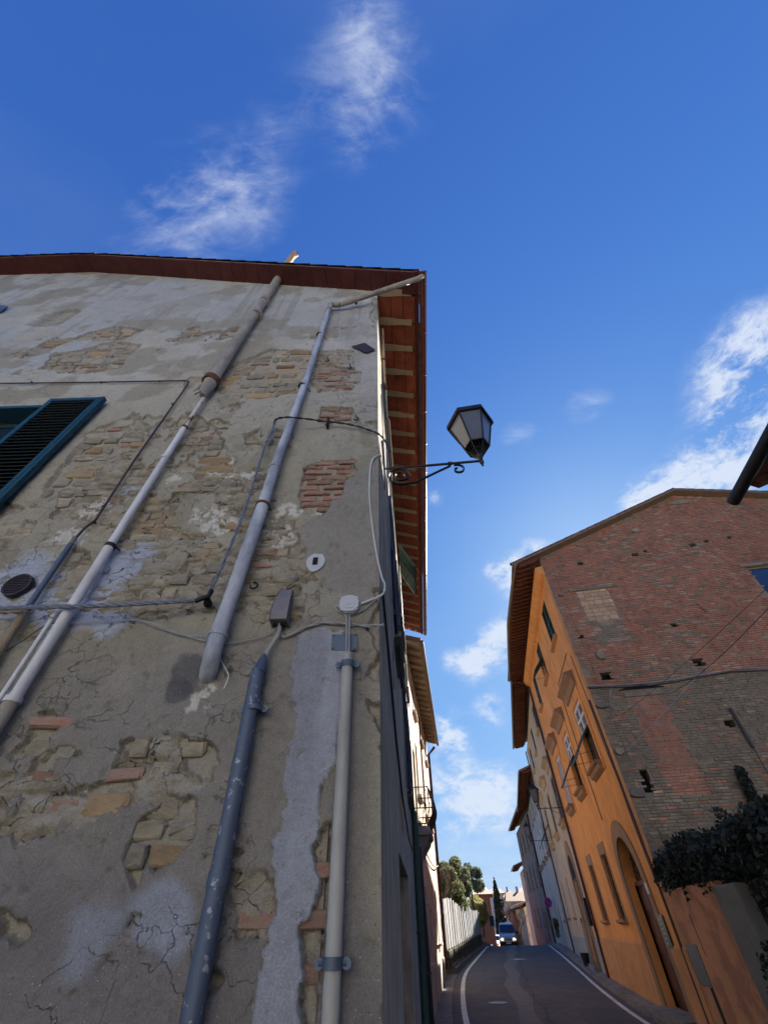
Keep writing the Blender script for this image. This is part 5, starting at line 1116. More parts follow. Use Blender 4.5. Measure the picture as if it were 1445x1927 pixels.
while zz<15.6:
    u=-.14*(row%2)+rnd(-.015,.015)
    while u<10.8:
        L_=rnd(.235,.275) if rnd(0,1)>.18 else rnd(.11,.15); c_=u+L_/2; zc=zz+.03
        inh=any(h[0]-.02<c_<h[1]+.02 and h[2]-.02<zc<h[3]+.02 for h in gh+put)
        inb=BW[0]<c_<BW[1] and BW[2]<zc<BW[3]; inb2=BW2[0]<c_<BW2[1] and BW2[2]<zc<BW2[3]
        if not inh and not (inb and zc>BW[2]+(BW[3]-BW[2])*.42) and zc+.05<gtop(c_) and u>.0 :
            nv=vnoise(np.array([c_*.8]),np.array([zc*.9]),3)[0]; nv2=vnoise(np.array([c_*2.]),np.array([zc*5.]),9)[0]
            up=zc>7.25
            q_=random.random(); dn=max(0,min(1,(9.6-zc)/2.4))*(nv>.42)
            if up: k=1 if q_>.90 else (2 if q_<.08+.18*(nv>.66)+.25*dn*(c_<3.6) else 0)
            else: k=0 if q_<.07+.45*(c_>5.4 and nv>.5) else (1 if q_>.96 else 2)
            if inb: k=2 if nv2>.3 else 1
            if inb2: k=0
            o=-.010+rnd(-.010,.010)+(-.012 if inb or inb2 else 0)
            if rnd(0,1)<.04: o-=.02
            P=GB.p(c_,o,zc); d=(P-cam0).length; off=(P-cam0).normalized().dot(_f)
            cands.append((1/(d*d*off**3)*abs((P-cam0).normalized().dot(GB.n)),c_,zc,L_,rnd(.050,.062),o,k))
        u+=L_+rnd(.008,.018)
    zz+=.0745; row+=1
cands.sort(key=lambda c:-c[0])
def brick_box(mname):
    r=random.Random(3); mb=MB(); e=.03
    P=[(-.5,.05,-.5),(.5,.05,-.5),(.5,.05,.5),(-.5,.05,.5),(-.5,0,-.5),(.5,0,-.5),(.5,0,.5),(-.5,0,.5),(-.5+e,-.006,-.42),(.5-e,-.004,-.42),(.5-e,-.006,.42),(-.5+e,-.005,.42)]
    mb.add(P,[(0,1,5,4),(1,2,6,5),(2,3,7,6),(3,0,4,7),(4,5,9,8),(5,6,10,9),(6,7,11,10),(7,4,8,11),(8,9,10,11)]); return mesh_of('brick',mb,mname)
GM=['gable_red','gable_pale','gable_grey']; GBm=[brick_box(m_) for m_ in GM]
gst=MB(); cnt=0; rzg=math.atan2(GB.a.y,GB.a.x)
vis=[c for c in cands if 0<1]
for (A,c_,zc,L_,hh,o,k) in vis:
    P=GB.p(c_,o,zc)
    v=P-cam0; dz=v.dot(_f); sx=722.5+v.dot(_r)/dz*FPX; sy=963.5-v.dot(_u)/dz*FPX
    onscr=sx<1445 and 900<sy<1600
    if cnt<298 and onscr and zc>3.2: inst('brick',GBm[k],gw,P,(0,rnd(-.012,.012),rzg),(L_,1,hh)); cnt+=1
    else:
        j=[(rnd(-.004,.004)) for _ in range(8)]
        a,b=c_-L_/2,c_+L_/2; z0_,z1_=zc-hh/2,zc+hh/2
        V=[GB.p(a+j[0],o,z0_+j[1]),GB.p(b+j[2],o,z0_+j[3]),GB.p(b+j[4],o,z1_+j[5]),GB.p(a+j[6],o,z1_+j[7]),GB.p(a,o-.04,z0_),GB.p(b,o-.04,z0_),GB.p(b,o-.04,z1_),GB.p(a,o-.04,z1_)]
        gst.add(V,[(0,1,2,3),(0,4,5,1),(1,5,6,2),(2,6,7,3),(3,7,4,0)],k)
obj('small_bricks',gst,GM,gw,kind='stuff')
# bricked-up window: pale blocks above, timber lintels
z=BW[2]+(BW[3]-BW[2])*.42
while z<BW[3]-.08:
    hgt=rnd(.15,.2); u=BW[0]+.02
    while u<BW[1]-.12:
        L_=min(rnd(.2,.34),BW[1]-u-.02); mb=MB(); mb.box(GB,u,u+L_-.015,-.06,-.018+rnd(-.008,.008),z,min(z+hgt,BW[3])-.015); obj('stone_block',mb,random.choice(['gable_ochre','gable_pale','gable_ochre']),gw,bevel=.012); u+=L_
    z+=hgt
mb=MB(); mb.box(GB,BW[0]-.25,BW[1]+.25,-.06,.03,BW[3],BW[3]+.13); obj('lintel',mb,'gable_grey',gw,bevel=.01)
mb=MB(); mb.box(GB,BW2[0]-.1,BW2[1]+.1,-.06,.02,BW2[3],BW2[3]+.14); obj('lintel',mb,'gable_grey',gw,bevel=.01)
mb=MB(); P=[(BW2[0]-.2+.14*k,BW2[3]+.24+.10*math.sin(math.pi*k/10)) for k in range(11)]+[(BW2[0]-.2+.14*k,BW2[3]+.22) for k in range(10,-1,-1)]; mb.prism(GB,P,-.02,.004); obj('relieving_gap',mb,'interior_dark',gw)
w=window_frame(GB,7.30,8.55,9.55,11.12,-.12,'gable_grey',orange,glass='window_blue_glass',inn=-1,mull=0); sill(GB,7.2,8.65,9.55,1,w,d=.08)
mb=MB(); mb.box(GB,7.1,8.75,-.03,.03,11.13,11.25); obj('lintel',mb,'gable_grey',gw)
for (x,y,sx_,sz_,mt_) in ((1055,1120,.22,.16,'gable_grey'),(1130,1235,.26,.34,'gable_grey'),(1110,1330,.4,.22,'gable_mortar_grey'),(1165,1415,.30,.2,'gable_grey'),(1193,1494,.42,.22,'gable_mortar_grey'),(1280,945,.9,.25,'gable_grey'),(1195,1000,.35,.2,'gable_grey')):
    s_,z_=GB.hit(x,y); s_=max(s_,sx_/2+.02); z_=min(z_,gtop(s_)-.25); mb=MB(); r_=random.Random(x); mb.prism(GB,[(s_+sx_/2*math.cos(a)*r_.uniform(.85,1.1),z_+sz_/2*math.sin(a)*r_.uniform(.8,1.1)) for a in np.arange(0,6.2,.6)],-.02,.10 if sx_<.6 else .03); obj('projecting_stone',mb,mt_,gw,bevel=.015)
# rust stain patch is colour on the wall; iron rod
line3([GB.at(1312,1137,.05),GB.at(1330,1153,.02)],.012,'rust','rusty iron rod sticking out of the brick gable above a stain','rod','iron_rod')
line3([GB.at(1374,1333,.06),GB.at(1418,1408,.06)],.045,'purple_conduit','thick dark pipe slanting on the lower right of the brick gable','pipe','wall_pipe')
line3([GB.at(1418,1408,.05),GB.at(1440,1447,.05),GB.at(1470,1500,.05)],.012,'dark_wire','thin wire continuing below the slanting dark pipe on the brick gable')
# ledge cable across the gable
pts=[(1105,1291),(1150,1290),(1210,1286),(1262,1280),(1320,1270),(1375,1261),(1395,1258),(1470,1257)]
line3([GB.at(x,y,.05) for x,y in pts],.013,'grey_cable','pale cable bundle crossing the brick gable on its ledge')
line3([GB.at(x,y+5,.04)+Vector((0,0,rnd(-.02,.02))) for x,y in pts],.016,'dark_wire','dark cable bundle under the pale one on the brick gable')
line3([GB.at(1150,1292,.04),GB.at(1147,1310,.04),GB.at(1150,1330,.04),GB.at(1165,1345,.04)],.010,'grey_cable','thin pale wire dropping from the cable ledge on the gable')
# gable verge: roof edge boards and tiles
mb=MB()
for (a,b) in ((-1.25,6.83),(6.83,16.3)):
    za=top_at({-1.25:12.40,6.83:15.45,16.3:12.6},a); zb=top_at({-1.25:12.40,6.83:15.45,16.3:12.6},b)
    for (g0,g1,dz,th) in ((-13.2,.30,.02,.10),):
        P=[GB.p(a,g1,za+dz),GB.p(b,g1,zb+dz),GB.p(b,-R1L-.1,zb+dz),GB.p(a,-R1L-.1,za+dz)]; P+=[p+Vector((0,0,th)) for p in P]; mb.add(P,[(0,1,2,3),(4,5,6,7),(0,1,5,4),(1,2,6,5),(2,3,7,6),(3,0,4,7)])
rf=obj('roof',mb,'roof_clay',orange)
u=-1.3
while u<6.6:
    z0_=top_at({-1.3:12.38,6.83:15.45},u)+.14; t_=inst('roof_tile',TM,rf,GB.p(u,.22,z0_)); orient(t_,GB.a+Vector((0,0,.37+rnd(0,.05)))); u+=.37
while u<12:
    z0_=top_at({6.83:15.45,16.3:12.6},u+.4)+.14; t_=inst('roof_tile',TM,rf,GB.p(u+.4,.22,z0_)); orient(t_,-GB.a+Vector((0,0,.30))); u+=.37
# eaves over the street: rafters, terracotta soffit, gutter
u=-.2
while u<R1L:
    o_=o1f(u)-.06; mb=MB(); e0_=12.42; z_w=12.42+o_*.36; mb.sprism(S1,[(0,z_w+.03),(-o_,e0_+.03),(-o_,e0_-.06),(-o_*.85,e0_-.09),(-o_*.6,e0_-.0),(-o_*.35,e0_+.02),(0,z_w-.10)],u-.05,u+.05); obj('rafter',mb,'dark_soffit_wood',rf); u+=.34
mb=MB(); ux=np.linspace(-.3,R1L+.05,30)
for a,b in zip(ux,ux[1:]):
    P=[S1.p(a,-o1f(a),12.455),S1.p(b-.008,-o1f(b),12.455),S1.p(b-.008,0,12.455+o1f(b)*.36),S1.p(a,0,12.455+o1f(a)*.36)]; P+=[p+Vector((0,0,.02)) for p in P]; mb=MB(); mb.add(P,[(0,1,2,3),(4,5,6,7),(0,1,5,4),(1,2,6,5),(2,3,7,6),(3,0,4,7)]); obj('soffit_tile',mb,'soffit_dark_clay',rf)
mb=MB(); mb.tube([S1.p(a,-o1f(a)-.05,12.46) for a in ux],.08,10); obj('rain_gutter',mb,'gutter_copper',rf,smooth=True)
# ---- garden wall continuing toward the viewer
t=thing('garden_wall',S1.p(-2,-.03,-.3),'low patchy orange plaster wall with grey end pier under dark ivy, lower right','wall')
mb=MB(); mb.box(S1,-3.25,-.02,-.03,.30,-.6,2.20); obj('wall_body',mb,'patchy_wall',t,bevel=.02)
mb=MB(); mb.box(S1,-4.28,-3.255,-.10,.36,-.6,2.12); obj('end_pier',mb,'grey_pillar_plaster',t,bevel=.03)
t=thing('meter_cabinet',S1.p(-.45,-.05,.6),'dark grey meter cabinet doors in the orange garden wall','cabinet')
mb=MB(); mb.box(S1,-.80,-.04,-.045,-.031,.70,1.31); obj('cabinet_door',mb,'meter_door',t,bevel=.004)
u2,z2=S1.hit(1300,1722); u3,z3=S1.hit(1330,1800); mb=MB(); mb.box(S1,u3-.05,u2,-.04,-.031,z3,z2); obj('upper_cover',mb,'purple_conduit',t)
line3([S1.p(-.75,-.05,.7),S1.p(-.75,-.05,.0)],.03,'dark_wire','dark tube dropping from the meter cabinet to the pavement','pipe','cabinet_pipe')
t=thing('iron_gate',S1.p(-5.6,.15,-.3),'tall black gate beside the grey pier, half lost under ivy','gate')
for k in range(18): mb=MB(); mb.box(S1,-4.32-k*.16-.14,-4.32-k*.16,.10,.13,-.3,2.3); obj('board',mb,'black_plastic',t)
mb=MB(); mb.box(S1,-7.3,-4.3,.13,.17,.2,.3); mb.box(S1,-7.3,-4.3,.13,.17,1.9,2.0); obj('rail',mb,'black_plastic',t)
# ---- near roof corner, top right
t=thing('near_roof_corner',(6.2,3,5.8),'dark roof corner with black gutter end, cut by the right frame edge','house')
NF=Fr(4.5,0,10.4); u0_,z0_=NF.hit(1378,945)
mb=MB(); P=[NF.p(u0_-.25,.10,z0_+.02),NF.p(-8,.10,z0_+.02),NF.p(-8,2.4,z0_+.75),NF.p(u0_-.25,2.4,z0_+.75)]; P+=[p+Vector((0,0,.12)) for p in P]; mb.add(P,[(0,1,2,3),(4,5,6,7),(0,1,5,4),(1,2,6,5),(2,3,7,6),(3,0,4,7)]); obj('roof',mb,'dark_soffit_wood',t)
mb=MB(); u=u0_-.35
while u>-7: mb.sprism(NF,[(.12,z0_+.02),(.95,z0_+.30),(.95,z0_+.18),(.2,z0_-.07)],u-.05,u+.05); u-=.5
obj('rafters',mb,'dark_soffit_wood',t)
mb=MB(); mb.box(NF,-8,u0_-.7,.95,1.2,-.8,z0_+.35); obj('wall',mb,'dark_plaster',t)
mb=MB(); mb.tube([NF.p(u0_,.02,z0_+.01),NF.p(-8,.02,z0_+.01)],.085,12); obj('rain_gutter',mb,'black_iron',t,smooth=True)
# overhead wires to the brick gable
a=NF.p(u0_-1.5,.0,z0_-.4)
line3(catenary(GB.at(1262,1305,.05),NF.at(1450,1140,.1),.10),.0055,'dark_wire','thick dark overhead wire crossing in front of the brick gable')
line3(catenary(GB.at(1170,1345,.05),NF.at(1450,1100,.1),.06),.0035,'dark_wire','thin overhead wire crossing in front of the brick gable')
line3(catenary(GB.at(1165,1425,.05),GB.at(1320,1262,.6),.05),.006,'grey_cable','pale overhead wire over the bricked-up lower window of the gable')
# ---- R2 cream house, R3 grey house, R4 dark house and the rest of the right side
def W_(u,z,**k): return dict(u=u,z=z,**k)
w2=[W_((1.0,2.2),(9.9,11.4),style='closed',trim='cream_trim'),W_((5.5,6.7),(9.9,11.4),style='closed',trim='cream_trim'),W_((10.2,11.4),(9.9,11.4),style='closed',trim='cream_trim')]
for a in (1.0,5.45,10.0): w2.append(W_((a,a+1.3),(5.5,7.5),style='awning' if a>9 else 'closed',shm='shutter_green',trim='cream_trim',hood=8.25,moulded=1,sd=.24,frame='white_paint'))
w2+=[W_((7.75,8.45),(1.95,3.65),style='none',trim='brown_stone_trim',frame='door_red_brown'),W_((11.7,12.4),(1.95,3.65),style='none',trim='brown_stone_trim',frame='door_red_brown')]
cream,_=street_house('cream_house','cream yellow house with green shutters and moulded sills, next beyond the orange house',S2,13.85,12.0,-1,'cream_plaster',w2,eave=dict(o=1.0,z=12.3,soffit='dark_soffit_wood'),raft=.4,doors=[(2.2,4.3,3.3,'door_red_brown')])
n=12; mb=MB(); cx_,r_,sp=3.25,1.05,3.3
o_=[(cx_+(r_+.35)*math.cos(math.pi*k/n),sp+(r_+.5)*math.sin(math.pi*k/n)) for k in range(n+1)]; i_=[(cx_+r_*math.cos(math.pi*k/n),sp+.01+r_*.9*math.sin(math.pi*k/n)) for k in range(n+1)]
o_=[(cx_+r_+.35,-.3)]+o_+[(cx_-r_-.35,-.3)]; i_=[(cx_+r_,-.3)]+i_+[(cx_-r_,-.3)]
for k in range(len(o_)-1):
    mb=MB(); P=[S2.p(i_[k][0],-.05,i_[k][1]),S2.p(i_[k+1][0],-.05,i_[k+1][1]),S2.p(o_[k+1][0],-.05,o_[k+1][1]),S2.p(o_[k][0],-.05,o_[k][1])]; P+=[p+S2.n*.06 for p in P]; mb.add(P,[(0,1,2,3),(4,5,6,7),(0,1,5,4),(1,2,6,5),(2,3,7,6),(3,0,4,7)]); obj('arch_stone',mb,'brown_stone_trim',cream)
mb=MB(); mb.prism(S2,i_[1:-1],-.008,.0); obj('fanlight',mb,'interior_dark',cream)
mb=MB(); mb.box(S2,4.65,13.85,-.04,.0,-.6,1.15); mb.box(S2,.0,1.84,-.04,.0,-.6,1.15); obj('plinth',mb,'green_plinth',cream)
mb=MB(); mb.box(S2,1.9,4.6,-.55,-.05,-.3,.17); mb.box(S2,2.0,4.5,-.33,-.05,.17,.34); obj('doorstep',mb,'kerb_stone',cream,bevel=.02)
line3([S2.p(5.2,-.05,1.9),S2.p(5.2,-.05,.1)],.04,'plate_blue_grey','grey pipe on the plinth of the cream house, nearer of two','pipe','wall_pipe')
line3([S2.p(4.85,-.07,1.7),S2.p(4.85,-.07,.2)],.03,'conduit_grey','slimmer grey pipe on the plinth beside the arched doorway','pipe','wall_pipe')
t=thing('lantern_meter',S2.p(.55,-.05,2.2),'black meter box with a pale hose on the edge of the cream house','box'); mb=MB(); mb.box(S2,.3,.75,-.22,-.02,1.6,2.5); obj('box_body',mb,'black_plastic',t,bevel=.02)
mb=MB(); mb.tube([S2.p(.5,-.24,2.4),S2.p(.4,-.3,1.9),S2.p(.55,-.27,1.4),S2.p(.6,-.2,1.1)],.02,6); obj('hose',mb,'grey_cable',t)
t=thing('drainpipe',S2.p(13.8,-.1,0),'thin brown drainpipe between the cream house and the grey house','pipe'); mb=MB(); mb.tube([S2.p(13.82,-.09,-.1),S2.p(13.82,-.09,12.)],.05,8); obj('pipe_run',mb,'painted_red_brown',t,smooth=True)
w3=[]
for k,a in enumerate((1.2,4.6,8.,11.4,14.2)): w3.append(W_((a,a+1.1),(5.6,7.4),style='awning' if k==0 else 'closed',shm='white_paint' if k else 'shutter_green',trim='brown_stone_trim',moulded=1,sd=.2)); w3.append(W_((a,a+1.1),(8.6,9.9),style='open',shm='shutter_blue',trim='grey_plaster',sill=0))
for a in (2.0,8.3,9.9,12.2,14.6): w3.append(W_((a,a+.7),(1.85,3.3),style='none',trim='brown_stone_trim',frame='door_red_brown'))
grey,_=street_house('grey_house','pale grey house with white shutters and pots under its windows, third on the right',S3,16.7,10.2,-1,'grey_plaster',w3,eave=dict(o=1.0,z=10.5,soffit='dark_soffit_wood'),raft=.6,doors=[(5.2,6.2,2.7,'door_red_brown')])
t=thing('drainpipe',S3.p(16.6,-.1,0),'dark red drainpipe between the grey house and the dark weathered house','pipe'); mb=MB(); mb.tube([S3.p(16.6,-.1,.2),S3.p(16.6,-.1,10.2)],.10,8); obj('pipe_run',mb,'painted_red_brown',t,smooth=True)
w4=[]
for a in (1.5,5.,8.8,12.5): w4+=[W_((a,a+1.1),(4.6,6.4),style='open',shm='shutter_navy',trim='kerb_stone'),W_((a,a+1.1),(8.0,9.6),style='open',shm='shutter_navy',trim='kerb_stone'),W_((a+.2,a+.9),(1.6,3.0),style='none',trim='kerb_stone')]
dark,_=street_house('weathered_house','dark weathered house full of open shutters, fourth on the right at the crest',S4,16.4,10.6,-1,'dark_plaster',w4,eave=dict(o=.9,z=10.9,soffit='dark_soffit_wood'),raft=.8,doors=[(3.3,4.4,2.6,'door_red_brown')])
S5=Fr(17.6,72.,9.); pink,_=street_house('small_pink_house','small pinkish house whose eaves show just beyond the dark weathered house',S5,6,6.9,-1,'pinkish_plaster',[W_((1.5,2.4),(4,5.5),style='open')],eave=dict(o=1.1,z=7.1,soffit='dark_soffit_wood'),raft=.8,base=-2.5)
S6=Fr(19.3,83.,6.); S6w,_=street_house('small_orange_house','small peach orange house at the foot of the dark house, beyond the bare tree',S6,14,3.5,-1,'pinkish_plaster',[W_((1.2,2.0),(1.2,2.6),style='none',frame='door_red_brown'),W_((3.6,4.4),(1.2,2.6),style='none',frame='door_red_brown')],eave=dict(o=.8,z=3.6,soffit='dark_soffit_wood'),raft=.8,base=-3)
# potted plants on the grey house sills
def leaves(mb,c,rad,n,size,seed=1,flat=1.,mi=0,elong=1.6):
    r=np.random.RandomState(seed); c=np.array(c)
    d=r.normal(size=(n,3)); d/=np.linalg.norm(d,axis=1)[:,None]; q=r.uniform(.45,1.,n)**.6; P=c+d*q[:,None]*np.array(rad)
    a=r.normal(size=(n,3)); a/=np.linalg.norm(a,axis=1)[:,None]; b=np.cross(a,r.normal(size=(n,3))); b/=np.linalg.norm(b,axis=1)[:,None]; s=size*r.uniform(.6,1.3,n)[:,None]
    a=a*s*elong*.5; b=b*s*.5
    base=len(mb.v); V=np.stack([P-a,P+b,P+a,P-b],1).reshape(-1,3); mb.v+=[tuple(x) for x in V]; mb.f+=[(base+4*i,base+4*i+1,base+4*i+2,base+4*i+3) for i in range(n)]; mb.mi+=[mi]*n
for i,a in enumerate((8.65,10.25)):
    t=thing('potted_plant',S3.p(a,-.2,1.75),['trailing plant in a pot under the nearer low window of the grey house','trailing plant in a pot under the second low window of the grey house'][i],'potted plant','pots under the grey house windows')
    mb=MB(); mb.tube([S3.p(a,-.22,1.55),S3.p(a,-.22,1.78)],[.12,.17],10); obj('pot',mb,'terracotta_pot',t)
    mb=MB(); leaves(mb,S3.p(a,-.25,1.75),(.3,.3,.32),500,.07,seed=i); leaves(mb,S3.p(a,-.25,1.3),(.16,.16,.45),250,.06,seed=i+9); obj('foliage',mb,'bush_leaf',t)
# no parking sign
t=thing('no_parking_sign',S3.p(14.5,-.4,2.4),'round blue and red no parking sign beside the dark red drainpipe','sign')
sc_=ray(1031,1699); c=sc_*(47.5/math.hypot(sc_.x,sc_.y))+Vector((0,0,EYE)); F5=Fr(c.x,c.y,99)
def disc(r,o0,o1,mt,nm,n=20): mb=MB(); mb.prism(F5,[(r*math.cos(2*math.pi*k/n),c.z+r*math.sin(2*math.pi*k/n)) for k in range(n)],o0,o1); return obj(nm,mb,mt,t)
disc(.30,.0,.01,'sign_red','sign_rim'); disc(.25,.011,.016,'sign_blue','sign_face')
mb=MB(); mb.add([F5.p(-.18,.018,c.z+.22),F5.p(-.22,.018,c.z+.18),F5.p(.18,.018,c.z-.22),F5.p(.22,.018,c.z-.18)],[(0,1,2,3)]); obj('sign_bar',mb,'sign_red',t)
mb=MB(); mb.tube([F5.p(0,-.03,gz(c.y)),F5.p(0,-.03,c.z+.3)],.03,8); obj('pole',mb,'conduit_grey',t)
# black bucket on the doorstep pavement
v=ray(1107,1826); tt=-(EYE-.10)/v.z; b0=Vector((v.x*tt,v.y*tt,gz(v.y*tt)+.12)); 
t=thing('black_bucket',b0,'black plastic bucket standing by the steps of the cream house','bucket'); mb=MB(); mb.tube([b0,b0+Vector((0,0,.42))],[.15,.21],14,cap=False); mb.tube([b0,b0+Vector((0,0,.01))],.15,14); obj('tub',mb,'black_plastic',t,smooth=True)
mb=MB(); mb.ring(b0+Vector((0,0,.42)),(0,0,1),.21,.03,14,.01); obj('rim',mb,'black_plastic',t)
# ---- L2 pinkish house on the left
wl2=[W_((.45,1.35),(2.2,3.2),style='none',frame='black_iron',sill=0),W_((2.9,3.7),(.9,2.6),style='open',shm='shutter_navy'),W_((6.4,7.2),(1.2,2.8),style='open',shm='shutter_navy'),W_((9.4,10.2),(1.2,2.8),style='none')]
for a in (2.4,6.2,9.6): wl2+=[W_((a,a+1.),(5.0,6.8),style='open',shm='shutter_green'),W_((a,a+1.),(7.9,9.0),style='closed',shm='shutter_green')]
wl2.append(W_((.9,1.9),(4.0,6.2),style='open',shm='shutter_navy'))
pinkh,_=street_house('pinkish_house','sunlit pinkish plaster house with deep eaves and a balcony beyond the old stone house',L2,13.2,9.9,1,'pinkish_plaster',wl2,eave=dict(o=.66,z=9.62,raft='rafter_wood',soffit='rafter_wood'),raft=.7,doors=[(.5,1.5,2.0,'door_red_brown'),(4.6,5.6,2.1,'door_red_brown')])
mb=MB(); mb.box(L2,1.505,4.595,.0,.04,-.6,.7); mb.box(L2,5.605,13.2,.0,.04,-.6,.7); obj('plinth',mb,'grey_plaster',pinkh)
t=thing('balcony',L2.p(1.4,.2,3.6),'small stone balcony with bulging wrought iron railing on the left, past the near house','balcony')
mb=MB(); mb.sprism(L2,[(0,3.62),(.40,3.62),(.44,3.68),(.44,3.78),(.40,3.84),(0,3.84)],.55,2.3); obj('slab',mb,'kerb_stone',t)
for a in (.75,1.95): mb=MB(); mb.sprism(L2,[(0,3.1),(.08,3.12),(.18,3.3),(.34,3.5),(.38,3.62),(0,3.62)],a,a+.18); obj('corbel',mb,'kerb_stone',t)
def bomb(z,k=1): h=(z-3.84)/1.05; return .36+.26*math.sin(min(h,1)*math.pi*.9)**1.2*k
bars=[]
for k in range(13):
    a=.6+k*.138; mb=MB(); mb.tube([L2.p(a,bomb(3.84+q*.0875),3.84+q*.0875) for q in range(13)],.014,5); obj('baluster',mb,'black_iron',t)
for a in (.6,2.256):
    for k in range(1,4): mb=MB(); mb.tube([L2.p(a+(.05 if a>1 else -.05)*math.sin(q/12*2.8),bomb(3.84+q*.0875)*k/4,3.84+q*.0875) for q in range(13)],.009,5); obj('baluster',mb,'black_iron',t)
mb=MB()
for z_ in (3.90,4.3,4.86): mb.tube([L2.p(.6,.0,z_),L2.p(.6,bomb(z_),z_),L2.p(2.256,bomb(z_),z_),L2.p(2.256,.0,z_)],.018,6)
for k in range(12):
    a=.67+k*.138
    for z_ in (4.05,4.55): mb.tube([L2.p(a+.055*math.cos(q),bomb(z_+.055*math.sin(q)),z_+.055*math.sin(q)) for q in np.arange(0,5.6,.6)],.010,4)
obj('railing',mb,'black_iron',t)
t=thing('end_drainpipe',L2.p(13.2,.1,0),'dark brown drainpipe down the far corner of the pinkish house','pipe'); mb=MB(); mb.tube([L2.p(13.12,.09,.35),L2.p(13.12,.09,9.1),L2.p(13.12,.5,9.5)],.075,10); obj('pipe_run',mb,'painted_red_brown',t,smooth=True)
for z_ in (1.8,4.2,7.): mb=MB(); mb.ring(L2.p(13.12,.09,z_),(0,0,1),.077,.04); obj('pipe_clamp',mb,'rust',t)
line3([L2.p(5.8,.05,8.8),L2.p(5.8,.05,5.1)],.04,'painted_red_brown','dark pipe on the sunlit upper wall of the pinkish house','pipe','wall_pipe')
line3(catenary(L2.p(2.3,.06,3.6),L2.p(13.,.1,3.9),.25),.02,'dark_wire','sagging dark cable along the pinkish house below its first floor')
# ---- fence and retaining wall on the left
FN=Fr(2.62,28.6,13.2); FLN=20.6
t=thing('retaining_wall',FN.p(10,-.2,0),'low dark mossy stone retaining wall under the board fence','wall')
mb=MB(); u=0
while u<FLN:
    w=rnd(.5,.8); zb=gz(FN.p(u,0,0).y)+.2
    for zc in (0,.30): mb=MB(); mb.box(FN,u+.01+zc*.5,u+w-.01+zc*.5,-.4,.03+rnd(-.03,.03),zb+zc,zb+zc+.29); obj('stone',mb,'mossy_stone',t,bevel=.03)
    u+=w
t=thing('board_fence',FN.p(10,0,.6),'tall pale grey fence of weathered upright boards along the raised walkway','fence')
u=0; i=0
while u<FLN:
    w=.5; zb=gz(FN.p(u,0,0).y)+.83; zt=2.72+.06*math.sin(u*.7)+rnd(-.06,.06)-.01*u; mb=MB(); o=-.05+.04*(i%2)+rnd(-.012,.012); mb.box(FN,u+.012,u+w-.012,o,o+.035,zb,zt); b_=obj('board',mb,'fence_board',t); b_.rotation_euler=(rnd(-.012,.012),rnd(-.012,.012),0); u+=w; i+=1
for k in range(11): mb=MB(); mb.box(FN,k*2.05,k*2.05+.1,-.16,-.07,.5,2.6); obj('post',mb,'fence_board',t)
# ---- vegetation
def blob_tree(name,label,cat,loc,blobs,leafm,n,size,trunkm='bark',limbs=(),seed=0,group=None,elong=1.6):
    t=thing(name,loc,label,cat,group); mb=MB()
    tot=sum(b[3]*b[4]*b[5] for b in blobs)**(1)
    for i,b in enumerate(blobs): leaves(mb,(loc[0]+b[0],loc[1]+b[1],loc[2]+b[2]),b[3:6],int(n*(b[3]*b[4]*b[5])/tot)+40,size,seed*50+i,elong=elong)
    obj('crown',mb,leafm,t)
    mb=MB()
    for l in limbs: mb.tube([Vector(loc)+Vector(p[:3]) for p in l],[p[3] for p in l],7)
    if limbs: obj('trunk',mb,trunkm,t,smooth=True)
    return t
def clumps(n,R3,seed,r0=(.3,.7),off=(0,0,0)):
    r=random.Random(seed); out=[]
    for i in range(n):
        while 1:
            p=[r.uniform(-1,1) for _ in range(3)]
            if sum(x*x for x in p)<1: break
        q=r.uniform(*r0); out.append((off[0]+p[0]*R3[0],off[1]+p[1]*R3[1],off[2]+p[2]*R3[2],q,q,q*.8))
    return out
def pt(x,y,d): v=ray(x,y); return v*(d/math.hypot(v.x,v.y))+Vector((0,0,EYE))
def at_(x,y,d): p=pt(x,y,d); return (p.x,p.y,p.z)
def bush(px_,py_,d,R3,n,leafm,size,label,seed,cat='bush',nm='bush',cl=16,r0=(.3,.6),group='bushes behind the board fence'):
    p=pt(px_,py_,d); g=gz(p.y)+.3; g+=.6; loc=(p.x,p.y,g); h=p.z-g
    return blob_tree(nm,label,cat,loc,clumps(cl,R3,seed,r0,(0,0,h)),leafm,n,size,limbs=[[(0,0,-.3,.12),(.1,.05,h*.5,.09),(.15,.1,h,.04)],[(.1,.05,h*.4,.07),(-.4,.2,h*1.05,.03)]],seed=seed,group=group)
bush(845,1650,38,(.8,1.6,.95),7000,'bush_leaf',.10,'yellow green bush at the near end over the board fence',1)
bush(862,1652,43,(1.05,2.,1.1),8000,'olive_leaf',.09,'broad grey green olive bush in the middle over the board fence',2)
bush(882,1655,52,(1.0,2.4,1.0),7000,'olive_leaf',.09,'dark olive tree at the far end over the board fence',3,'tree','olive_tree')
bush(856,1688,38.5,(1.0,2.2,.6),6000,'bush_leaf',.09,'dark low bush hanging over the top of the fence boards',4)
bush(894,1705,55,(.6,2.0,.65),5000,'dry_vine',.09,'yellowish trailing plant hanging over the far end of the fence',5)
bush(905,1725,57,(.4,1.5,.55),3500,'dry_vine',.09,'sunlit dry creeper beside the red house wall',6)
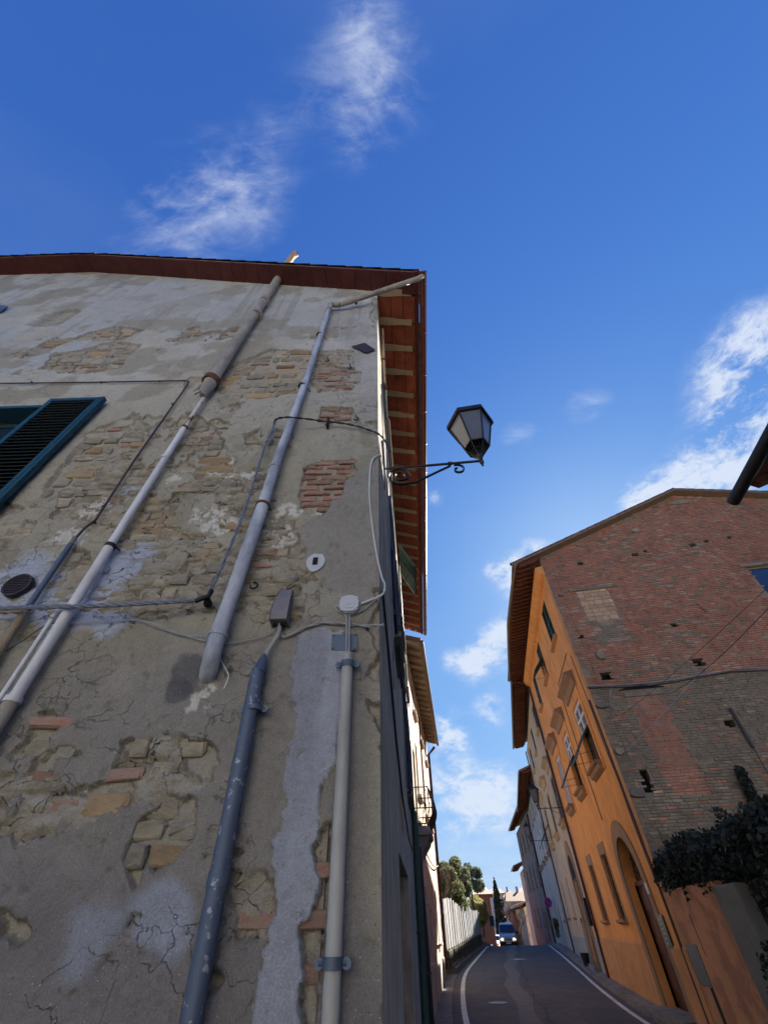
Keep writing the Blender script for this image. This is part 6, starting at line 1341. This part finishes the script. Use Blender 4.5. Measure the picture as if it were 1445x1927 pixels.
def bare_tree(name,label,loc,h,spread,seed,mt='twig_pale',levels=5,r0=.08,lean=(0,0),group=None,split=3):
    r=random.Random(seed); t=thing(name,loc,label,'tree',group); trunk=MB(); tw=MB()
    def br(p,d,l,rad,lv):
        q=p+d*l*.5+Vector((r.uniform(-.06,.06),r.uniform(-.06,.06),0))*l; e=q+(d+Vector((r.uniform(-.2,.2),r.uniform(-.2,.2),r.uniform(-.05,.15)))).normalized()*l*.5
        (trunk if lv>=levels-1 else tw).tube([p,q,e],[rad,rad*.8,rad*.62],5 if lv<levels-1 else 7,cap=False)
        if lv==0: return
        for k in range(split+(r.random()<.4)):
            nd=(d+Vector((r.uniform(-1,1)*spread,r.uniform(-1,1)*spread,r.uniform(-.25,.5)))).normalized(); br(q.lerp(e,r.uniform(.1,1)),nd,l*r.uniform(.62,.85),rad*.58,lv-1)
    br(Vector(loc),Vector((lean[0],lean[1],1)).normalized(),h*.30,r0,levels)
    obj('trunk',trunk,mt,t,smooth=True); obj('branches',tw,mt,t); return t
p=pt(832,1640,36); bare_tree('bare_tree','bare thin twigged tree rising above the bushes on the left',(p.x-.5,p.y,gz(p.y)),6.1,.55,11,'bark',5,.10)
p=pt(983,1772,69); bare_tree('bare_tree','pale bare shrubby tree spreading behind the van on the right',(p.x+.2,p.y,gz(p.y)),4.3,.8,5,'twig_pale',5,.11,lean=(-.35,0),split=3)
p=pt(968,1772,74); bare_tree('bare_tree','pale bare twiggy tree farther left behind the van roof',(p.x,p.y,gz(p.y)),4.2,.9,8,'twig_pale',5,.08,split=3)
# cypress
p=pt(943,1740,88); t=thing('cypress',(p.x,p.y,-2.2),'tall dark pointed cypress standing among the distant houses','tree'); mb=MB(); topz=pt(941,1655,88).z
zz=-1.2
while zz<topz: f=(zz+1.2)/(topz+1.2); r_=1.0*(1-f)**.55*(.55+.6*min(1,f*3)) ; leaves(mb,(p.x,p.y,zz),(r_,r_,.5),int(260*r_+20),.16,int(zz*10)+60); zz+=.3
obj('crown',mb,'cypress_leaf',t); mb=MB(); mb.tube([(p.x,p.y,-2.4),(p.x,p.y,topz-.8)],[.2,.03],6); obj('trunk',mb,'bark',t)
# distant houses
def far_house(label,x0,x1,ytop,d,az,depth,wallm,wins,roofm='roof_clay',roofh=1.2,zb=-3,nm='distant_house',zt=None):
    a=pt(x0,ytop,d); b=pt(x1,ytop,d); fr=Fr(a.x,a.y,az); v0=ray(x1,ytop); Q=fr.P; tt=Q.dot(fr.n)/v0.dot(fr.n); w=v0*tt; ln=(w-Q).dot(fr.a); zt=zt or a.z
    h=thing(nm,fr.p(ln/2,-depth/2,zb),label,'house','houses at the far end of the street'); mb=MB(); mb.box(fr,0,ln,-depth,0,zb,zt); obj('wall',mb,wallm,h)
    for (u,z,wu,wz) in wins:
        mb=MB(); mb.box(fr,ln*u,ln*u+wu,0.,.04,zt+z,zt+z+wz); wo=obj('window',mb,'shutter_navy',h); mb=MB(); mb.box(fr,ln*u-.06,ln*u+wu+.06,.0,.07,zt+z-.08,zt+z-.005); obj('sill',mb,'kerb_stone',wo)
    mb=MB(); e=.35; P=[fr.p(-e,e,zt),fr.p(ln+e,e,zt),fr.p(ln+e,-depth-e,zt),fr.p(-e,-depth-e,zt),fr.p(.3,-depth/2,zt+roofh),fr.p(ln-.3,-depth/2,zt+roofh)]
    mb.add(P,[(0,1,5,4),(2,3,4,5),(1,2,5),(3,0,4),(0,3,2,1)]); rf=obj('roof',mb,roofm,h); mb=MB(); mb.box(fr,ln*.5,ln*.5+.35,-depth/2-.2,-depth/2+.2,zt+roofh*.6,zt+roofh+.7); obj('chimney',mb,wallm,rf); return h
# frames run left to right facing the viewer (az near 100)
far_house('brick red house end at the left of the street behind the fence',893,921,1684,66,100,9,'red_plaster',[(.75,-2.6,.5,.8)],roofh=.8)
far_house('white house with three columns of dark windows beyond the red house',921,946,1682,92,100,8,'white_plaster',[(u,z,.42,.8) for u in (.2,.48,.75) for z in (-1.5,-3.2,-4.9)],roofh=.7)
far_house('pale house with long clay roof right of the cypress',944,968,1690,110,100,8,'grey_plaster',[(.2,-2,.5,.8),(.6,-2,.5,.8)],roofh=1.0)
far_house('grey house with stepped roof at the far right end of the street',955,1003,1697,98,97,8,'grey_plaster',[(.15,-2.2,.5,.9),(.45,-2.2,.5,.9),(.7,-2.2,.5,.9)],roofh=1.3)
far_house('tall grey house block behind the bare tree twigs',978,1008,1680,125,98,8,'white_plaster',[(.3,-2,.6,.9)],roofh=.9)
# ---- ivy over the garden wall
t=thing('ivy',S1.p(-2,.3,2.0),'dense dark ivy heaped over the garden wall and gate, lower right','ivy'); mb=MB(); r=random.Random(4)
for i in range(150):
    u=r.uniform(-7.8,-.15); f=min(1,(-u)/3.); z_=r.uniform(2.34,2.78-.12*f*(u<-3)); c=S1.p(u,r.uniform(.12,1.0),z_); q=r.uniform(.28,.45); leaves(mb,c,(q,q,q*.85),330,.05,i,elong=1.3); leaves(mb,c,(q*1.12,q*1.12,q),110,.085,i+900,elong=1.2)
for i in range(26):
    u=r.uniform(-7.3,-4.5); z_=r.uniform(1.0,2.6); c=S1.p(u,r.uniform(-.05,.2),z_); leaves(mb,c,(.35,.3,.45),330,.055,i+100,elong=1.3)
obj('foliage',mb,'ivy_leaf',t)
mb=MB()
for i in range(14): u=r.uniform(-7,-.4); mb.tube([S1.p(u,.4,1.2),S1.p(u+.1,.4,2.2),S1.p(u-.1,.45,2.5),S1.p(u+.1,.4,2.75)],.014,5)
obj('stems',mb,'bark',t,kind='stuff')
mb=MB(); m2=MB()
for i in range(36):
    u=r.uniform(-7,-.1); z_=r.uniform(2.3,2.95); o_=r.uniform(-.25,.1); p0=S1.p(u,o_,z_); d_=Vector((r.uniform(-.5,.5),r.uniform(-.5,.5),r.uniform(-.9,.7))); L_=r.uniform(.15,.4)
    pts=[p0+d_*L_*k/4+Vector((0,0,-.12*(k/4)**2)) for k in range(5)]; mb.tube(pts,.006,4)
    for q in pts: leaves(m2,q,(.05,.05,.05),5,.07,i+700,elong=1.4)
obj('shoots',mb,'bark',t,kind='stuff'); obj('shoot_leaves',m2,'ivy_leaf',t,kind='stuff')
t=thing('climbing_ivy',GB.p(4.6,.1,3.2),'dark ivy strand climbing the lower right of the brick gable','ivy'); mb=MB()
for i in range(30):
    s_=i/29; x=1393+48*s_+3*math.sin(i*2); y=1452+100*s_; c=GB.at(x,y,.12); leaves(mb,c,(.13,.09,.16),120,.055,i+300,elong=1.3)
obj('foliage',mb,'ivy_leaf',t); mb=MB(); mb.tube([GB.at(1398,1460,.08),GB.at(1420,1510,.08),GB.at(1440,1560,.1)],.02,6); obj('stems',mb,'bark',t)
# ---- the van and the car behind it
def van(loc,az,label):
    t=thing('van',loc,label,'van'); F=Fr(loc[0],loc[1],az+90); z0=loc[2]   # u across (right), +o toward the viewer
    def X(u,o,z): return F.p(u,o,z0+z)
    # body cross sections from nose to tail: (o, halfwidth low, halfwidth high, z bottom, z belt, z top)
    mb=MB(); secs=[]
    W=.90
    prof=[(1.95,.72,.30,.62,.70),(2.02,.84,.28,.68,.80),(1.95,.88,.26,.78,.95),(1.55,.90,.26,.90,1.06),(1.15,.90,.26,.95,1.12),(.55,.90,.26,1.02,1.70),(.25,.90,.26,1.05,1.83),(-.4,.90,.26,1.05,1.86),(-1.9,.90,.26,1.05,1.84),(-2.1,.88,.3,1.05,1.78)]
    rings=[]
    for (o,w,zb,zm,zt) in prof:
        tw=w*(.80 if zt>1.3 else .92)
        rings.append([X(-w*.92,o,zb),X(-w,o,zb+.2),X(-w,o,zm),X(-tw,o,zt-.06),X(-tw*.86,o,zt),X(tw*.86,o,zt),X(tw,o,zt-.06),X(w,o,zm),X(w,o,zb+.2),X(w*.92,o,zb)])
    V=[p for r_ in rings for p in r_]; n=10
    mb.add(V,[(i*n+k,i*n+(k+1)%n,(i+1)*n+(k+1)%n,(i+1)*n+k) for i in range(len(rings)-1) for k in range(n)]+[tuple(range(n)),tuple(range(len(rings)*n-1,len(rings)*n-n-1,-1))])
    bd=obj('body',mb,'van_paint',t,smooth=True,bevel=.02)
    mb=MB(); P=[X(-.78,1.17,1.135),X(.78,1.17,1.135),X(.66,.56,1.70),X(-.66,.56,1.70)]; P+=[p-F.n*.03 for p in P]; P=[p+F.n*.035+Vector((0,0,.02)) for p in P]; mb.add(P,[(0,1,2,3),(4,5,6,7),(0,1,5,4),(1,2,6,5),(2,3,7,6),(3,0,4,7)]); obj('windscreen',mb,'glass_dark',t)
    for sg in (-1,1):
        mb=MB(); mb.add([X(sg*.905,.9,1.08),X(sg*.905,-1.8,1.08),X(sg*.75,-1.8,1.68),X(sg*.75,.45,1.68)],[(0,1,2,3)]); obj('side_window',mb,'glass_dark',t)
        mb=MB(); mb.box(F,sg*.92-.0 if sg>0 else -1.10,1.10 if sg>0 else -.92,.85,.98,z0+1.05,z0+1.25); obj('mirror',mb,'black_plastic',t,bevel=.02)
        mb=MB(); a=.50*sg; mb.add([X(sg*.46,2.035,.62),X(sg*.82,1.99,.64),X(sg*.84,1.95,.84),X(sg*.56,2.0,.80),X(sg*.46,2.0,.62),X(sg*.82,1.93,.64),X(sg*.84,1.9,.84),X(sg*.56,1.95,.80)],[(0,1,2,3),(0,1,5,4),(1,2,6,5),(2,3,7,6),(3,0,4,7)]); obj('headlight',mb,'headlight',t)
        for o in (1.3,-1.35):
            mb=MB(); mb.tube([X(sg*.70,o,.31),X(sg*.91,o,.31)],.31,18); w=obj('wheel',mb,'rubber',t,smooth=True); mb=MB(); mb.tube([X(sg*.90,o,.31),X(sg*.925,o,.31)],.18,12); obj('rim',mb,'conduit_grey',w)
    mb=MB(); mb.box(F,-.84,.84,1.98,2.10,z0+.24,z0+.52); obj('bumper',mb,'black_plastic',t,bevel=.03)
    mb=MB(); mb.box(F,-.42,.42,2.0,2.07,z0+.60,z0+.68); obj('grille',mb,'black_plastic',t)
    mb=MB(); mb.box(F,-.24,.24,2.10,2.115,z0+.36,z0+.46); obj('number_plate',mb,'white_paint',t)
    return t
p=pt(955.5,1765,63); van((p.x,p.y,gz(p.y)+.02),11,'silver blue van with headlights on, cresting the road toward the viewer')
# car: lower hatchback shape
def car(loc,az,label):
    t=thing('car',loc,label,'car'); F=Fr(loc[0],loc[1],az+90); z0=loc[2]; X=lambda u,o,z:F.p(u,o,z0+z)
    prof=[(1.9,.70,.3,.5,.62),(1.95,.80,.25,.55,.72),(1.6,.84,.22,.7,.88),(.9,.85,.22,.82,.96),(.3,.85,.22,.88,1.38),(-.3,.85,.22,.9,1.46),(-1.3,.85,.22,.9,1.40),(-1.9,.82,.3,.85,.95)]
    rings=[]
    for (o,w,zb,zm,zt) in prof:
        tw=w*(.76 if zt>1.2 else .9); rings+=[X(-w*.92,o,zb),X(-w,o,zm),X(-tw,o,zt-.05),X(-tw*.85,o,zt),X(tw*.85,o,zt),X(tw,o,zt-.05),X(w,o,zm),X(w*.92,o,zb)]
    n=8; m_=len(prof); mb=MB(); mb.add(rings,[(i*n+k,i*n+(k+1)%n,(i+1)*n+(k+1)%n,(i+1)*n+k) for i in range(m_-1) for k in range(n)]+[tuple(range(n)),tuple(range(m_*n-1,m_*n-n-1,-1))]); obj('body',mb,'van_white',t,smooth=True)
    mb=MB(); mb.quad(X(-.68,.95,.99),X(.68,.95,.99),X(.58,.36,1.37),X(-.58,.36,1.37)); obj('windscreen',mb,'glass_dark',t)
    for sg in (-1,1):
        mb=MB(); mb.box(F,min(sg*.5,sg*.78),max(sg*.5,sg*.78),1.93,1.97,z0+.52,z0+.66); obj('headlight',mb,'headlight',t)
        for o in (1.2,-1.2): mb=MB(); mb.tube([X(sg*.66,o,.3),X(sg*.86,o,.3)],.30,16); obj('wheel',mb,'rubber',t,smooth=True)
    return t
p=pt(931,1770,78); car((p.x,p.y,gz(p.y)+.02),11,'white parked car half hidden behind the van on the left')

# ============================================================ unseen house front added behind the viewer to bounce sunlight onto the near wall
BK=Fr(-16,-9.5,90.); bw=[]
for a in (3,7.5,12,16.5,21,25.5): bw+=[W_((a,a+1.1),(4.6,6.4),style='open',shm='shutter_green',trim='kerb_stone'),W_((a,a+1.1),(1.2,2.8),style='closed',shm='shutter_green',trim='kerb_stone')]
street_house('bounce_house','added unseen house front behind the viewer, bouncing sunlight onto the near wall',BK,32,8.2,-1,'bounce_lime_wash',bw,eave=dict(o=.6,z=8.4,soffit='dark_soffit_wood'),raft=1.2)
